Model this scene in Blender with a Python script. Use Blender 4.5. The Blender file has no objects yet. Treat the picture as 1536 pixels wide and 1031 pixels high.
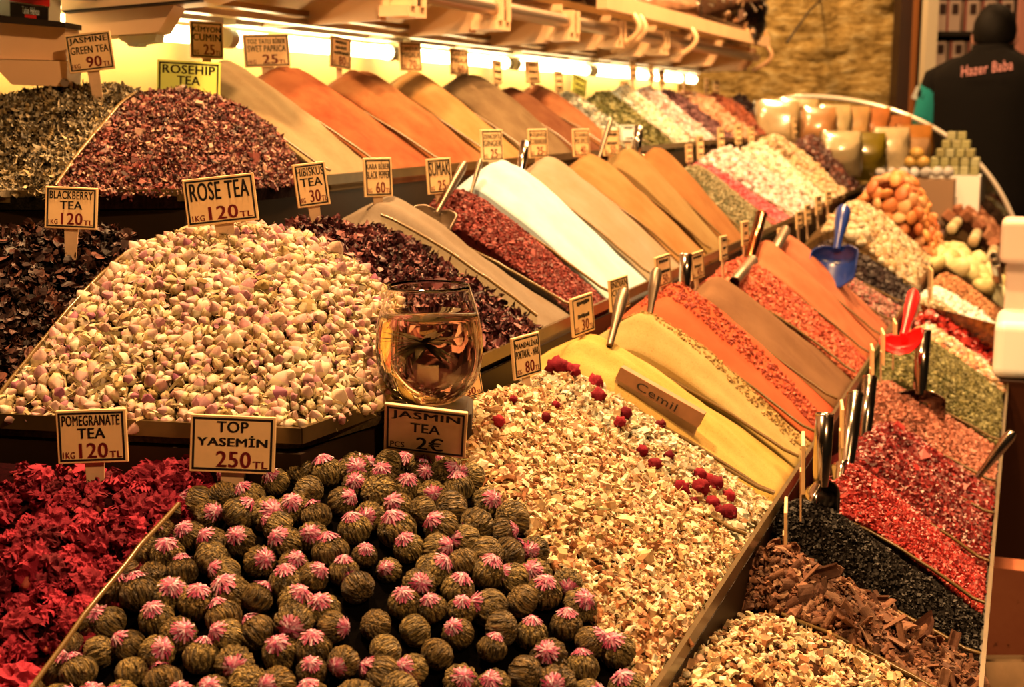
import bpy, math, random
import numpy as np
from mathutils import Vector, Matrix, noise
random.seed(7); rng = np.random.default_rng(7)
S = bpy.context.scene
COL = S.collection
PI = math.pi

# ------------------------------------------------------------------ camera
FPX, ZC = 2000.0, 1.30
PITCH = math.atan((515.5 - 165) / FPX)
cam_d = bpy.data.cameras.new('camera'); cam = bpy.data.objects.new('camera', cam_d); COL.objects.link(cam)
cam.location = (0, 0, ZC); cam.rotation_euler = (PI/2 - PITCH, 0, 0)
cam_d.sensor_width = 36; cam_d.lens = FPX / 1536 * 36
cam_d.clip_start = .05; cam_d.clip_end = 60
cam_d.dof.use_dof = True; cam_d.dof.focus_distance = 1.08; cam_d.dof.aperture_fstop = 11.5
S.camera = cam
# ------------------------------------------------------------------ world, exposure
S.view_settings.view_transform = 'Standard'; S.view_settings.look = 'None'
S.view_settings.gamma = 1; S.view_settings.use_curve_mapping = False
S.view_settings.exposure = 1.0
W_ = bpy.data.worlds.new('World'); S.world = W_; W_.use_nodes = True
W_.node_tree.nodes['Background'].inputs[0].default_value = (1, .62, .3, 1)
W_.node_tree.nodes['Background'].inputs[1].default_value = .006
# ------------------------------------------------------------------ place frame: s = outward from the stall's long side, t = along it
TH = math.radians(21); CT, ST = math.cos(TH), math.sin(TH)
def W(s, t, z): return Vector((s*CT + t*ST, -s*ST + t*CT, z))
CP, SP = math.cos(PITCH), math.sin(PITCH)
def ray(px, py):
    a, b = (px-768)/FPX, -(py-515.5)/FPX
    return Vector((a, b*SP+CP, b*CP-SP))
CAM = Vector((0, 0, ZC))
def on_z(px, py, z): r = ray(px, py); return CAM + r*((z-ZC)/r.z)
def at_y(px, py, y): r = ray(px, py); return CAM + r*(y/r.y)
def at_s(px, py, s): r = ray(px, py); return CAM + r*(s/(r.x*CT - r.y*ST))
def at_t(px, py, t): r = ray(px, py); return CAM + r*(t/(r.x*ST + r.y*CT))
def stz(P): return P.x*CT - P.y*ST, P.x*ST + P.y*CT, P.z
def t_px(s, z, px):                       # t of the point of the line (s, z) seen at that column
    lo, hi = .3, 9.
    def f(t):
        P = W(s, t, z) - CAM; return 768 + FPX*P.x/(P.y*CP - P.z*SP)
    for _ in range(50):
        m = (lo+hi)/2
        if f(m) < px: lo = m
        else: hi = m
    return lo
def t_py(s, z, py):
    lo, hi = .3, 9.
    def f(t):
        P = W(s, t, z) - CAM; return 515.5 - FPX*(P.y*SP + P.z*CP)/(P.y*CP - P.z*SP)
    for _ in range(50):
        m = (lo+hi)/2
        if f(m) > py: lo = m
        else: hi = m
    return lo
SZ = [(-.80, 1.215), (-.483, 1.06), (-.21, .92), (-.012, .80)]     # front edges of the four tiers

# ------------------------------------------------------------------ lights above the stall, with added fills
LAMP = (1.0, .66, .34); GLOW = (1.0, .52, .20)
def area(name, loc, size, power, rot=(0, 0, 0), col=GLOW):
    l = bpy.data.lights.new(name, 'AREA'); l.shape = 'DISK'; l.size = size*.8; l.energy = power; l.color = col
    o = bpy.data.objects.new(name, l); COL.objects.link(o); o.location = loc; o.rotation_euler = rot
    return o
def aim(o, target): o.rotation_euler = (Vector(target) - o.location).to_track_quat('-Z', 'Y').to_euler()
for nm, loc, tgt, e in [('ceiling_spot_lamp', (-.32, 1.25, 2.6), (-.22, 1.05, 1.0), 34),
                        ('ceiling_spot_lamp', W(-.35, 1.95, 2.7), W(-.4, 1.75, 1.0), 34),
                        ('ceiling_spot_lamp', W(-.3, 3.0, 2.75), W(-.4, 2.8, 1.0), 36),
                        ('ceiling_spot_lamp', W(-.1, 4.1, 2.75), W(-.4, 4.0, 1.0), 36),
                        ('aisle_lamp', W(1.0, .35, 2.75), W(-.8, 1.6, 1.2), 24),  # unseen fill light added to brighten the tag faces from the front
                        ('wall_wash_lamp', (.9, 5.6, 2.9), (1.2, 6.6, 1.4), 34)]:  # unseen spot added to brighten the far stone wall
    aim(area(nm, loc, .16, e), tgt)

# ------------------------------------------------------------------ materials
def lin(c):
    c = c/255.; return c/12.92 if c <= .04045 else ((c+.055)/1.055)**2.4
def raw(r, g, b): return (lin(r), lin(g), lin(b), 1)
def A(r, g, b, k=.8):                     # seen under the stall's warm lamps -> the thing's own colour
    return tuple(min(.92, max(.003, lin(v)/w*k)) for v, w in zip((r, g, b), LAMP)) + (1,)
MATS = {}
def new_mat(name):
    m = bpy.data.materials.new(name); m.use_nodes = True
    nt = m.node_tree; return m, nt, nt.nodes['Principled BSDF']
def ramp(nt, cols, src, interp='LINEAR', lo=0., hi=1.):
    r = nt.nodes.new('ShaderNodeValToRGB'); e = r.color_ramp; e.interpolation = interp
    while len(e.elements) < len(cols): e.elements.new(.5)
    for i, c in enumerate(cols):
        e.elements[i].position = lo + (hi-lo)*i/max(1, len(cols)-1 if interp == 'LINEAR' else len(cols)); e.elements[i].color = c
    nt.links.new(src, r.inputs[0]); return r.outputs[0]
def noise_tex(nt, scale, detail=4, rough=.6):
    tc = nt.nodes.new('ShaderNodeTexCoord'); n = nt.nodes.new('ShaderNodeTexNoise')
    n.inputs['Scale'].default_value = scale; n.inputs['Detail'].default_value = detail; n.inputs['Roughness'].default_value = rough
    nt.links.new(tc.outputs['Object'], n.inputs['Vector']); return n.outputs[0]
def bump(nt, b, src, strength, dist=.001):
    n = nt.nodes.new('ShaderNodeBump'); n.inputs['Strength'].default_value = strength; n.inputs['Distance'].default_value = dist
    nt.links.new(src, n.inputs['Height']); nt.links.new(n.outputs[0], b.inputs['Normal'])
def plain(name, col, rough=.5, metal=0., var=0., scale=30., spec=.5, bmp=0., coat=0.):
    if name in MATS: return MATS[name]
    m, nt, b = new_mat(name)
    b.inputs['Roughness'].default_value = rough; b.inputs['Metallic'].default_value = metal; b.inputs['Specular IOR Level'].default_value = spec
    b.inputs['Coat Weight'].default_value = coat
    n = noise_tex(nt, scale)
    if var:
        c2 = tuple(x*(1-var) for x in col[:3]) + (1,)
        nt.links.new(ramp(nt, [c2, col], n, lo=.3, hi=.7), b.inputs['Base Color'])
    else: b.inputs['Base Color'].default_value = col
    if bmp: bump(nt, b, n, bmp)
    MATS[name] = m; return m
def powder(name, col, col2=None, grain=900., bmp=.5, speck=None, speck_amt=.62, streak=.0):
    m, nt, b = new_mat(name)
    b.inputs['Roughness'].default_value = .95; b.inputs['Specular IOR Level'].default_value = .1
    col2 = col2 or tuple(x*.8 for x in col[:3]) + (1,)
    big = noise_tex(nt, 14., 5, .65); fine = noise_tex(nt, grain, 3, .7)
    base = ramp(nt, [col2, col], big, lo=.32, hi=.62)
    if speck:
        mx = nt.nodes.new('ShaderNodeMix'); mx.data_type = 'RGBA'
        f = ramp(nt, [(0, 0, 0, 1), (1, 1, 1, 1)], fine, lo=speck_amt-.05, hi=speck_amt+.05)
        nt.links.new(f, mx.inputs[0]); nt.links.new(base, mx.inputs[6]); mx.inputs[7].default_value = speck
        base = mx.outputs[2]
    nt.links.new(base, b.inputs['Base Color'])
    bump(nt, b, fine, bmp, .0012)
    return m
def bits(name, cols, rough=.7, spec=.3, bmp=0., scale=300.):       # one colour per loose piece
    m, nt, b = new_mat(name)
    g = nt.nodes.new('ShaderNodeNewGeometry')
    c = ramp(nt, cols, g.outputs['Random Per Island'])
    n = noise_tex(nt, scale, 3)
    mx = nt.nodes.new('ShaderNodeMix'); mx.data_type = 'RGBA'; mx.blend_type = 'MULTIPLY'; mx.inputs[0].default_value = .55
    nt.links.new(c, mx.inputs[6]); nt.links.new(ramp(nt, [(.35, .35, .35, 1), (1, 1, 1, 1)], n, lo=.3, hi=.6), mx.inputs[7])
    nt.links.new(mx.outputs[2], b.inputs['Base Color'])
    b.inputs['Roughness'].default_value = rough; b.inputs['Specular IOR Level'].default_value = spec
    if bmp: bump(nt, b, n, bmp)
    return m
def each(name, cols, rough=.7, spec=.3, bmp=0., scale=200., contrast=.5):   # one colour per object
    m, nt, b = new_mat(name)
    g = nt.nodes.new('ShaderNodeObjectInfo')
    c = ramp(nt, cols, g.outputs['Random']); n = noise_tex(nt, scale, 4)
    mx = nt.nodes.new('ShaderNodeMix'); mx.data_type = 'RGBA'; mx.blend_type = 'MULTIPLY'; mx.inputs[0].default_value = contrast
    nt.links.new(c, mx.inputs[6]); nt.links.new(ramp(nt, [(.25, .25, .25, 1), (1, 1, 1, 1)], n, lo=.3, hi=.65), mx.inputs[7])
    nt.links.new(mx.outputs[2], b.inputs['Base Color'])
    b.inputs['Roughness'].default_value = rough; b.inputs['Specular IOR Level'].default_value = spec
    if bmp: bump(nt, b, n, bmp)
    return m
def sheet_glass(name, tint=(1, 1, 1, 1), refl=1.0, rough=.03):
    m, nt, b = new_mat(name); nt.nodes.remove(b)
    out = nt.nodes['Material Output']; tr = nt.nodes.new('ShaderNodeBsdfTransparent'); gl = nt.nodes.new('ShaderNodeBsdfGlossy')
    tr.inputs[0].default_value = tint; gl.inputs['Roughness'].default_value = rough
    fr = nt.nodes.new('ShaderNodeFresnel'); fr.inputs[0].default_value = 1.45
    mt = nt.nodes.new('ShaderNodeMath'); mt.operation = 'MULTIPLY'; mt.inputs[1].default_value = refl
    mx = nt.nodes.new('ShaderNodeMixShader')
    nt.links.new(fr.outputs[0], mt.inputs[0]); nt.links.new(mt.outputs[0], mx.inputs[0])
    nt.links.new(tr.outputs[0], mx.inputs[1]); nt.links.new(gl.outputs[0], mx.inputs[2]); nt.links.new(mx.outputs[0], out.inputs[0])
    return m
def emit(name, col, strength):
    m, nt, b = new_mat(name); b.inputs['Emission Color'].default_value = col; b.inputs['Emission Strength'].default_value = strength
    b.inputs['Base Color'].default_value = (.8, .8, .8, 1); return m

# ------------------------------------------------------------------ mesh builder
class MB:
    def __init__(s): s.v = []; s.f = []; s.mi = []; s.sm = []
    def add(s, vs, fs, mi=0, smooth=False):
        o = len(s.v); s.v += [tuple(v) for v in vs]
        for f in fs: s.f.append([i+o for i in f]); s.mi.append(mi); s.sm.append(smooth)
        return s
    def box(s, c, size, M=None, mi=0):
        hx, hy, hz = size[0]/2, size[1]/2, size[2]/2
        vs = [Vector((x*hx, y*hy, z*hz)) for z in (-1, 1) for y in (-1, 1) for x in (-1, 1)]
        if M is not None: vs = [M @ v for v in vs]
        vs = [v + Vector(c) for v in vs]
        return s.add(vs, [(0, 2, 3, 1), (4, 5, 7, 6), (0, 1, 5, 4), (2, 6, 7, 3), (0, 4, 6, 2), (1, 3, 7, 5)], mi)
    def bevbox(s, c, size, b, M=None, mi=0):                        # box with chamfered edges
        hx, hy, hz = size[0]/2, size[1]/2, size[2]/2
        rings = []
        for z, i in ((-hz, b), (-hz+b, 0), (hz-b, 0), (hz, b)):
            x, y = hx-i, hy-i
            k = b if i == 0 else b*.6
            rings.append([(x-k, -y, z), (x, -y+k, z), (x, y-k, z), (x-k, y, z), (-x+k, y, z), (-x, y-k, z), (-x, -y+k, z), (-x+k, -y, z)])
        vs = [Vector(q) for r in rings for q in r]
        if M is not None: vs = [M @ v for v in vs]
        vs = [v + Vector(c) for v in vs]
        fs = [tuple(range(7, -1, -1)), tuple(range(24, 32))]
        for r in range(3):
            for i in range(8): fs.append((r*8+i, r*8+(i+1) % 8, r*8+8+(i+1) % 8, r*8+8+i))
        return s.add(vs, fs, mi)
    def tube(s, pts, r, n=10, mi=0, cap=True, closed=False, squash=1.0, up=None):
        pts = [Vector(p_) for p_ in pts]; rs = r if isinstance(r, (list, tuple)) else [r]*len(pts)
        vs = []; prev = None
        for i, P in enumerate(pts):
            a = pts[max(0, i-1)]; b = pts[min(len(pts)-1, i+1)]
            if closed: a = pts[i-1]; b = pts[(i+1) % len(pts)]
            d = (b-a).normalized()
            if prev is None:
                ref = Vector(up) if up else (Vector((0, 0, 1)) if abs(d.z) < .9 else Vector((1, 0, 0)))
                x = d.cross(ref).normalized()
            else: x = (prev - d*prev.dot(d)).normalized()
            prev = x; y = d.cross(x)
            for k in range(n):
                q = 2*PI*k/n; vs.append(P + x*math.cos(q)*rs[i] + y*math.sin(q)*rs[i]*squash)
        fs = []; L = len(pts)
        for i in range(L if closed else L-1):
            for k in range(n):
                j = (i+1) % L; fs.append((i*n+k, i*n+(k+1) % n, j*n+(k+1) % n, j*n+k))
        s.add(vs, fs, mi, True)
        if cap and not closed: s.add(vs[:n], [tuple(range(n-1, -1, -1))], mi); s.add(vs[-n:], [tuple(range(n))], mi)
        return s
    def lathe(s, prof, n=24, mi=0, M=None, close=False):
        vs = [Vector((r*math.cos(2*PI*k/n), r*math.sin(2*PI*k/n), z)) for r, z in prof for k in range(n)]
        if M is not None: vs = [M @ v for v in vs]
        L = len(prof); fs = []
        for i in range(L if close else L-1):
            j = (i+1) % L
            for k in range(n): fs.append((i*n+k, i*n+(k+1) % n, j*n+(k+1) % n, j*n+k))
        return s.add(vs, fs, mi, True)
    def prism(s, poly, dvec, mi=0):                                 # planar polygon of 3-D points pushed along dvec
        n = len(poly); vs = [Vector(q) for q in poly] + [Vector(q)+Vector(dvec) for q in poly]
        fs = [tuple(range(n-1, -1, -1)), tuple(range(n, 2*n))] + [(i, (i+1) % n, n+(i+1) % n, n+i) for i in range(n)]
        return s.add(vs, fs, mi)
    def grid(s, P, mi=0, smooth=True):                              # P[row][col]
        R, C_ = len(P), len(P[0]); vs = [q for r in P for q in r]
        return s.add(vs, [(i*C_+j, i*C_+j+1, (i+1)*C_+j+1, (i+1)*C_+j) for i in range(R-1) for j in range(C_-1)], mi, smooth)
    def mesh(s, name, mats):
        me = bpy.data.meshes.new(name); me.from_pydata(s.v, [], s.f)
        for m in (mats if isinstance(mats, (list, tuple)) else [mats]): me.materials.append(m)
        me.polygons.foreach_set('material_index', s.mi); me.polygons.foreach_set('use_smooth', s.sm); me.update(); return me
    def build(s, name, mats, parent=None): return link(name, s.mesh(name, mats), parent)
def link(name, data, parent=None, loc=None, rot=None, scale=None):
    o = bpy.data.objects.new(name, data); COL.objects.link(o)
    if parent is not None: o.parent = parent
    if loc is not None: o.location = loc
    if rot is not None: o.rotation_euler = rot
    if scale is not None: o.scale = (scale,)*3 if isinstance(scale, (int, float)) else scale
    return o
def tag(o, label, cat, group=None, kind=None):
    o['label'] = label
    if cat: o['category'] = cat
    if group: o['group'] = group
    if kind: o['kind'] = kind
    return o
def thing(name, label, cat, loc=(0, 0, 0), rot=(0, 0, 0), group=None, kind=None):
    o = bpy.data.objects.new(name, None); COL.objects.link(o); o.location = loc; o.rotation_euler = rot; o.empty_display_size = .02
    return tag(o, label, cat, group, kind)
def structure(name, mb, mat): o = mb.build(name, mat); o['kind'] = 'structure'; return o
def copy_thing(root, loc, rot=None, scale=None, label=None):
    r = root.copy(); COL.objects.link(r); r.location = loc
    if rot is not None: r.rotation_euler = rot
    if scale is not None: r.scale = (scale,)*3 if isinstance(scale, (int, float)) else scale
    if label: r['label'] = label
    for ch in root.children:
        c = ch.copy(); COL.objects.link(c); c.parent = r
        for g in ch.children:
            d = g.copy(); COL.objects.link(d); d.parent = c
    return r

# ------------------------------------------------------------------ lettering: every string is turned into a flat mesh once
_txt = {}
def text_mesh(s):
    if s in _txt: return _txt[s]
    cu = bpy.data.curves.new('lettering', 'FONT'); cu.body = s; cu.size = 1; cu.offset = 0.0; cu.resolution_u = 3; cu.space_character = 1.06
    o = bpy.data.objects.new('lettering', cu); COL.objects.link(o)
    dg = bpy.context.evaluated_depsgraph_get(); me = bpy.data.meshes.new_from_object(o.evaluated_get(dg))
    n = len(me.vertices); co = np.zeros(n*3); me.vertices.foreach_get('co', co); co = co.reshape(-1, 3)
    fs = [tuple(q.vertices) for q in me.polygons]
    bpy.data.objects.remove(o); bpy.data.curves.remove(cu); bpy.data.meshes.remove(me)
    lo, hi = co.min(0), co.max(0); co = (co - lo)/np.maximum(hi-lo, 1e-6)
    _txt[s] = (co, fs, (hi[0]-lo[0])/max(1e-6, hi[1]-lo[1])); return _txt[s]
def add_text(mb, s, x0, x1, y0, y1, y=-.0009, keep=False, mi=0):    # written on the plane facing -Y, x to the right, z up
    co, fs, asp = text_mesh(s)
    if keep:
        w = min(x1-x0, asp*(y1-y0)); c = (x0+x1)/2; x0, x1 = c-w/2, c+w/2
    d = .034*(y1-y0)*min(1.4, max(.55, (x1-x0)/((y1-y0)*max(asp, .01))))
    for dx in (-d, -d/2, 0, d/2, d): mb.add([(x0+(x1-x0)*q[0]+dx, y-abs(dx)*.01, y0+(y1-y0)*q[1]) for q in co], fs, mi)   # bold strokes
# ------------------------------------------------------------------ room shell
T_END = 4.75
fl = MB(); fl.box((0, 4, -.05), (14, 16, .1)); structure('floor', fl, plain('stone_floor', A(120, 80, 50), .6, var=.4, scale=3))
def stone(name):
    m, nt, b = new_mat(name); tc = nt.nodes.new('ShaderNodeTexCoord'); mp = nt.nodes.new('ShaderNodeMapping')
    mp.inputs['Scale'].default_value = (6., 6., 15.); nt.links.new(tc.outputs['Object'], mp.inputs[0])
    n = nt.nodes.new('ShaderNodeTexNoise'); n.inputs['Scale'].default_value = 2.2; n.inputs['Detail'].default_value = 7; n.inputs['Roughness'].default_value = .62
    nt.links.new(mp.outputs[0], n.inputs['Vector'])
    nt.links.new(ramp(nt, [A(120, 78, 20), A(190, 135, 55), A(222, 172, 92)], n.outputs[0], lo=.35, hi=.68), b.inputs['Base Color'])
    b.inputs['Roughness'].default_value = .9; bump(nt, b, n.outputs[0], 1., .05); return m
# the rough stone wall beyond the stall, with depth in its courses
def stone_wall():
    x0, x1, y, z0, z1 = -1.9, 1.96, 6.6, 0, 3.4; nx, nz = 130, 110; P = []
    for j in range(nz+1):
        r = []
        for i in range(nx+1):
            x, z = x0+(x1-x0)*i/nx, z0+(z1-z0)*j/nz
            d = noise.fractal(Vector((x*6, z*14, 3)), .9, 2.1, 5)*.035
            r.append((x, y-d, z))
        P.append(r)
    m = MB(); m.grid(P); m.box(((x0+x1)/2, y+.12, (z0+z1)/2), (x1-x0, .1, z1-z0)); return m
structure('wall_back', stone_wall(), stone('rough_stone'))
m = MB(); m.box((2.6, 7.6, 1.7), (3.2, .1, 3.4)); structure('wall_right', m, plain('dark_shop_wall', A(50, 30, 18), .8))
m = MB(); m.box((0, 4, 3.45), (14, 16, .1)); structure('ceiling', m, plain('ceiling_dark', A(60, 42, 25), .9))

# ------------------------------------------------------------------ stepped counter of the stall
def pxz(k, *pts): return [on_z(x, y, SZ[k][1]) for x, y in pts]
EDGE = [None]*4
EDGE[0] = [Vector((-.80, 1.31, SZ[0][1]))] + pxz(0, (0, 296), (277, 294)) + [W(-.80, 1.20, SZ[0][1])]
EDGE[1] = [Vector((-.90, 1.06, SZ[1][1]))] + pxz(1, (0, 632), (450, 655)) + [W(-.483, .955, SZ[1][1])]
EDGE[2] = [Vector((-1.03, .72, SZ[2][1])), Vector((.03, .70, SZ[2][1]))] + [W(-.21, .76, SZ[2][1])]
EDGE[3] = [Vector((-1.10, .52, SZ[3][1])), Vector((.15, .52, SZ[3][1]))] + [W(-.012, .62, SZ[3][1])]
for k in range(4): EDGE[k].append(W(SZ[k][0], T_END, SZ[k][1]))
M_RISER = plain('riser_brown_acrylic', raw(38, 25, 12), .5, var=.5, scale=9, spec=.2)
M_TRIM = plain('edge_trim_olive', raw(92, 76, 46), .3, .35, var=.4, scale=40)
M_TRAY = plain('tray_dark', raw(16, 10, 6), .5, var=.4, scale=20)
counter = thing('display_counter', 'stepped four tier spice stall counter with brown risers and pale front edges', 'counter', (0, 0, 0))
for k in range(4):
    z1 = SZ[k][1]-.014; z0 = SZ[k+1][1]-.014 if k < 3 else .02
    poly = [Vector((q.x, q.y, z1)) for q in EDGE[k]] + [W(-1.22, T_END, z1)]
    MB().prism(poly, (0, 0, z0-z1)).build('tier_riser', M_RISER if k < 3 else plain('counter_front_dark', raw(30, 18, 10), .35), counter)
    t_ = MB(); E_ = EDGE[k]
    for a, b in zip(E_[:-1], E_[1:]):
        d = (b-a); L = d.length; d.normalize(); nrm = Vector((d.y, -d.x, 0))
        t_.box((a+b)/2 + Vector((0, 0, .001)) + nrm*.002, (L+.004, .004, .012), Matrix((d, -nrm, Vector((0, 0, 1)))).transposed())
    t_.build('edge_trim', M_TRIM, counter)

# ------------------------------------------------------------------ heaps
class Heap:
    def __init__(h, F, C, nu=40, nv=40, e=1.25, vmax=1.45, amp=.0025, freq=22., toe=.0, furrow=0.):
        F = np.array([tuple(q) for q in F]); C = np.array([tuple(q) for q in C])
        def rs(P):
            x = np.linspace(0, 1, len(P)); u = np.linspace(0, 1, nu)
            if len(P) > 3:
                uu = np.linspace(0, 1, 200); d = np.stack([np.interp(uu, x, P[:, i]) for i in range(3)], 1)
                for _ in range(40): d[1:-1] = (d[:-2]+2*d[1:-1]+d[2:])/4
                return np.stack([np.interp(u, uu, d[:, i]) for i in range(3)], 1)
            return np.stack([np.interp(u, x, P[:, i]) for i in range(3)], 1)
        h.F, h.C = rs(F), rs(C); h.fill(nu, nv, e, vmax, amp, freq, toe, furrow)
    def fill(h, nu, nv, e, vmax, amp, freq, toe=0., furrow=0.):
        v = np.linspace(0, vmax, nv)[:, None]
        pr = 1-np.abs(1-v)**e
        xy = h.F[None, :, :2] + (h.C-h.F)[None, :, :2]*v[..., None]
        z = h.F[None, :, 2] + (h.C-h.F)[None, :, 2]*pr
        o = rng.random(3)*50
        u = np.linspace(0, 1, nu)
        for j in range(nv):
            fade = min(1, v[j, 0]*4)
            for i in range(nu):
                P = Vector((xy[j, i, 0]*freq+o[0], xy[j, i, 1]*freq+o[1], o[2]))
                z[j, i] += amp*fade*(noise.noise(P)+.5*noise.noise(P*2.7))
                if furrow: z[j, i] += furrow*fade*noise.noise(Vector((u[i]*7+o[1], v[j, 0]*.7, o[0])))
        h.P = np.concatenate([xy, z[..., None]], 2)
    def mesh(h, name, mat):
        nv, nu, _ = h.P.shape; mb = MB(); mb.grid([[tuple(q) for q in r] for r in h.P])
        rim = [i for i in range(nu)] + [j*nu+nu-1 for j in range(1, nv)] + [(nv-1)*nu+i for i in range(nu-2, -1, -1)] + [j*nu for j in range(nv-2, 0, -1)]
        zb = h.P[..., 2].min() - .012                               # the heap is solid down to its tray
        lo = [(mb.v[i][0], mb.v[i][1], zb) for i in rim]; o = len(mb.v); mb.v += lo
        n = len(rim)
        for q in range(n):
            mb.f.append([rim[q], o+q, o+(q+1) % n, rim[(q+1) % n]]); mb.mi.append(0); mb.sm.append(False)
        return mb.mesh(name, mat)
    def at(h, u, v01):                                              # arrays in 0..1 over the grid
        nv, nu, _ = h.P.shape; a = u*(nu-1); b = v01*(nv-1)
        i = np.minimum(a.astype(int), nu-2); j = np.minimum(b.astype(int), nv-2); fa = (a-i)[:, None]; fb = (b-j)[:, None]
        p00, p10, p01, p11 = h.P[j, i], h.P[j, i+1], h.P[j+1, i], h.P[j+1, i+1]
        p = (p00*(1-fa)+p10*fa)*(1-fb) + (p01*(1-fa)+p11*fa)*fb
        n = np.cross(p10-p00, p01-p00); n /= np.linalg.norm(n, axis=1)[:, None]; n[n[:, 2] < 0] *= -1
        return p, n
    def sample(h, n, vlim=.82, u0=0., u1=1.):
        nv, nu, _ = h.P.shape
        cell = np.linalg.norm(np.cross(h.P[:-1, 1:]-h.P[:-1, :-1], h.P[1:, :-1]-h.P[:-1, :-1]), axis=2)
        cell[int((nv-1)*vlim):] = 0; cell[:, :int(u0*(nu-1))] = 0; cell[:, int(math.ceil(u1*(nu-1))):] = 0
        k = rng.choice(cell.size, n, p=(cell/cell.sum()).ravel()); j, i = np.divmod(k, nu-1)
        return h.at((i+rng.random(n))/(nu-1), (j+rng.random(n))/(nv-1))
    def near(h, x, y):                                              # height of the surface at a ground point
        d = (h.P[..., 0]-x)**2 + (h.P[..., 1]-y)**2; return h.P.reshape(-1, 3)[d.argmin()][2]

def proto(vs, fs, mi=None): return (np.array([tuple(v) for v in vs], float), fs, mi or [0]*len(fs))
def from_mb(mb): return proto(mb.v, mb.f, mb.mi)
def rot_to(n, tilt):
    N = len(n); n = n + rng.normal(0, tilt, n.shape); n /= np.linalg.norm(n, axis=1)[:, None]
    a = rng.normal(0, 1, n.shape); x = a - n*(a*n).sum(1)[:, None]; x /= np.linalg.norm(x, axis=1)[:, None]
    return np.stack([x, np.cross(n, x), n], 2)                      # columns
def merge(name, P, R, sc, protos, mats, smooth=False):             # loose stuff nobody could count: one mesh
    pick = rng.integers(0, len(protos), len(P)); V = []; LV = []; LT = []; MI = []; off = 0
    for q, (pv, fs, mi) in enumerate(protos):
        sel = np.where(pick == q)[0]
        if not len(sel): continue
        v = np.einsum('nij,kj->nki', R[sel], pv)*sc[sel][:, None, None] + P[sel][:, None, :]
        flat = np.concatenate([np.array(f) for f in fs]); tot = np.array([len(f) for f in fs])
        base = off + np.arange(len(sel))*len(pv)
        V.append(v.reshape(-1, 3)); LV.append((base[:, None]+flat[None, :]).ravel()); LT.append(np.tile(tot, len(sel))); MI.append(np.tile(np.array(mi), len(sel)))
        off += len(sel)*len(pv)
    V = np.concatenate(V); LV = np.concatenate(LV); LT = np.concatenate(LT); MI = np.concatenate(MI)
    me = bpy.data.meshes.new(name); me.vertices.add(len(V)); me.vertices.foreach_set('co', V.ravel())
    me.loops.add(len(LV)); me.loops.foreach_set('vertex_index', LV.astype(np.int32))
    me.polygons.add(len(LT)); me.polygons.foreach_set('loop_start', (np.cumsum(LT)-LT).astype(np.int32))
    for m in (mats if isinstance(mats, list) else [mats]): me.materials.append(m)
    me.polygons.foreach_set('material_index', MI.astype(np.int32)); me.polygons.foreach_set('use_smooth', np.full(len(LT), smooth))
    me.update(calc_edges=True); me.validate(); return me
def loose(name, heap, n, protos, mats, size, parent, tilt=.95, lift=.001, spread=.28, vlim=.82, u0=0., u1=1., smooth=False, sink=0.):
    P, N = heap.sample(n, vlim, u0, u1)
    P = P + N*(lift*rng.random(n)[:, None] - sink)
    sc = size*np.exp(rng.normal(0, spread, n))
    o = link(name, merge(name, P, rot_to(N, tilt), sc, protos, mats, smooth), parent); o['kind'] = 'stuff'; return o
def poisson(heap, n_try, dmin, vlim=.82, u0=0., u1=1.):
    P, N = heap.sample(n_try, vlim, u0, u1); keep = []; g = {}
    for i in range(n_try):
        c = tuple((P[i]/dmin).astype(int)); ok = True
        for dx in (-1, 0, 1):
            for dy in (-1, 0, 1):
                for dz in (-1, 0, 1):
                    for j in g.get((c[0]+dx, c[1]+dy, c[2]+dz), ()):
                        if ((P[i]-P[j])**2).sum() < dmin*dmin: ok = False; break
                    if not ok: break
                if not ok: break
            if not ok: break
        if ok: keep.append(i); g.setdefault(c, []).append(i)
    return P[keep], N[keep]

# ---- small loose pieces (unit size, about 1 across)
def curl(w=.35, bend=1.2, twist=.6, n=5):                           # a dry curled leaf
    vs = []
    for i in range(n):
        f = i/(n-1)-.5; ww = w*(1-(2*f)**2*.75); a = bend*f
        x = math.sin(a)/max(.2, bend)*1.0; z = (1-math.cos(a))/max(.2, bend); q = twist*f*2
        for sgn in (-1, 1): vs.append((x, sgn*ww*math.cos(q)*.5, z+sgn*ww*math.sin(q)*.5 + ww*.25))
    return proto(vs, [(2*i, 2*i+1, 2*i+3, 2*i+2) for i in range(n-1)])
def rock(j=.25, sx=1., sy=.8, sz=.5, sub=False):                    # an irregular chunk
    vs = [(x*sx*.5*(1+random.uniform(-j, j)), y*sy*.5*(1+random.uniform(-j, j)), z*sz*.5*(1+random.uniform(-j, j))) for z in (-1, 1) for y in (-1, 1) for x in (-1, 1)]
    return proto(vs, [(0, 2, 3, 1), (4, 5, 7, 6), (0, 1, 5, 4), (2, 6, 7, 3), (0, 4, 6, 2), (1, 3, 7, 5)])
def chip(bend=1.3, th=.16, w=.5, n=4):                              # a thick bent slice
    top, bot = [], []
    for i in range(n):
        f = i/(n-1)-.5; a = bend*f*2; R = .5/max(.3, bend)
        for sgn in (-1, 1):
            y = sgn*w*.5*(1+random.uniform(-.3, .3))
            top.append((math.sin(a)*(R+th), y, (1-math.cos(a))*-(R+th)+th)); bot.append((math.sin(a)*R, y, (1-math.cos(a))*-R))
    k = len(top); vs = top+bot; fs = []
    for i in range(n-1):
        fs += [(2*i, 2*i+2, 2*i+3, 2*i+1), (k+2*i, k+2*i+1, k+2*i+3, k+2*i+2), (2*i, k+2*i, k+2*i+2, 2*i+2), (2*i+1, 2*i+3, k+2*i+3, k+2*i+1)]
    fs += [(0, 1, k+1, k), (2*n-2, k+2*n-2, k+2*n-1, 2*n-1)]
    return proto(vs, fs)
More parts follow.
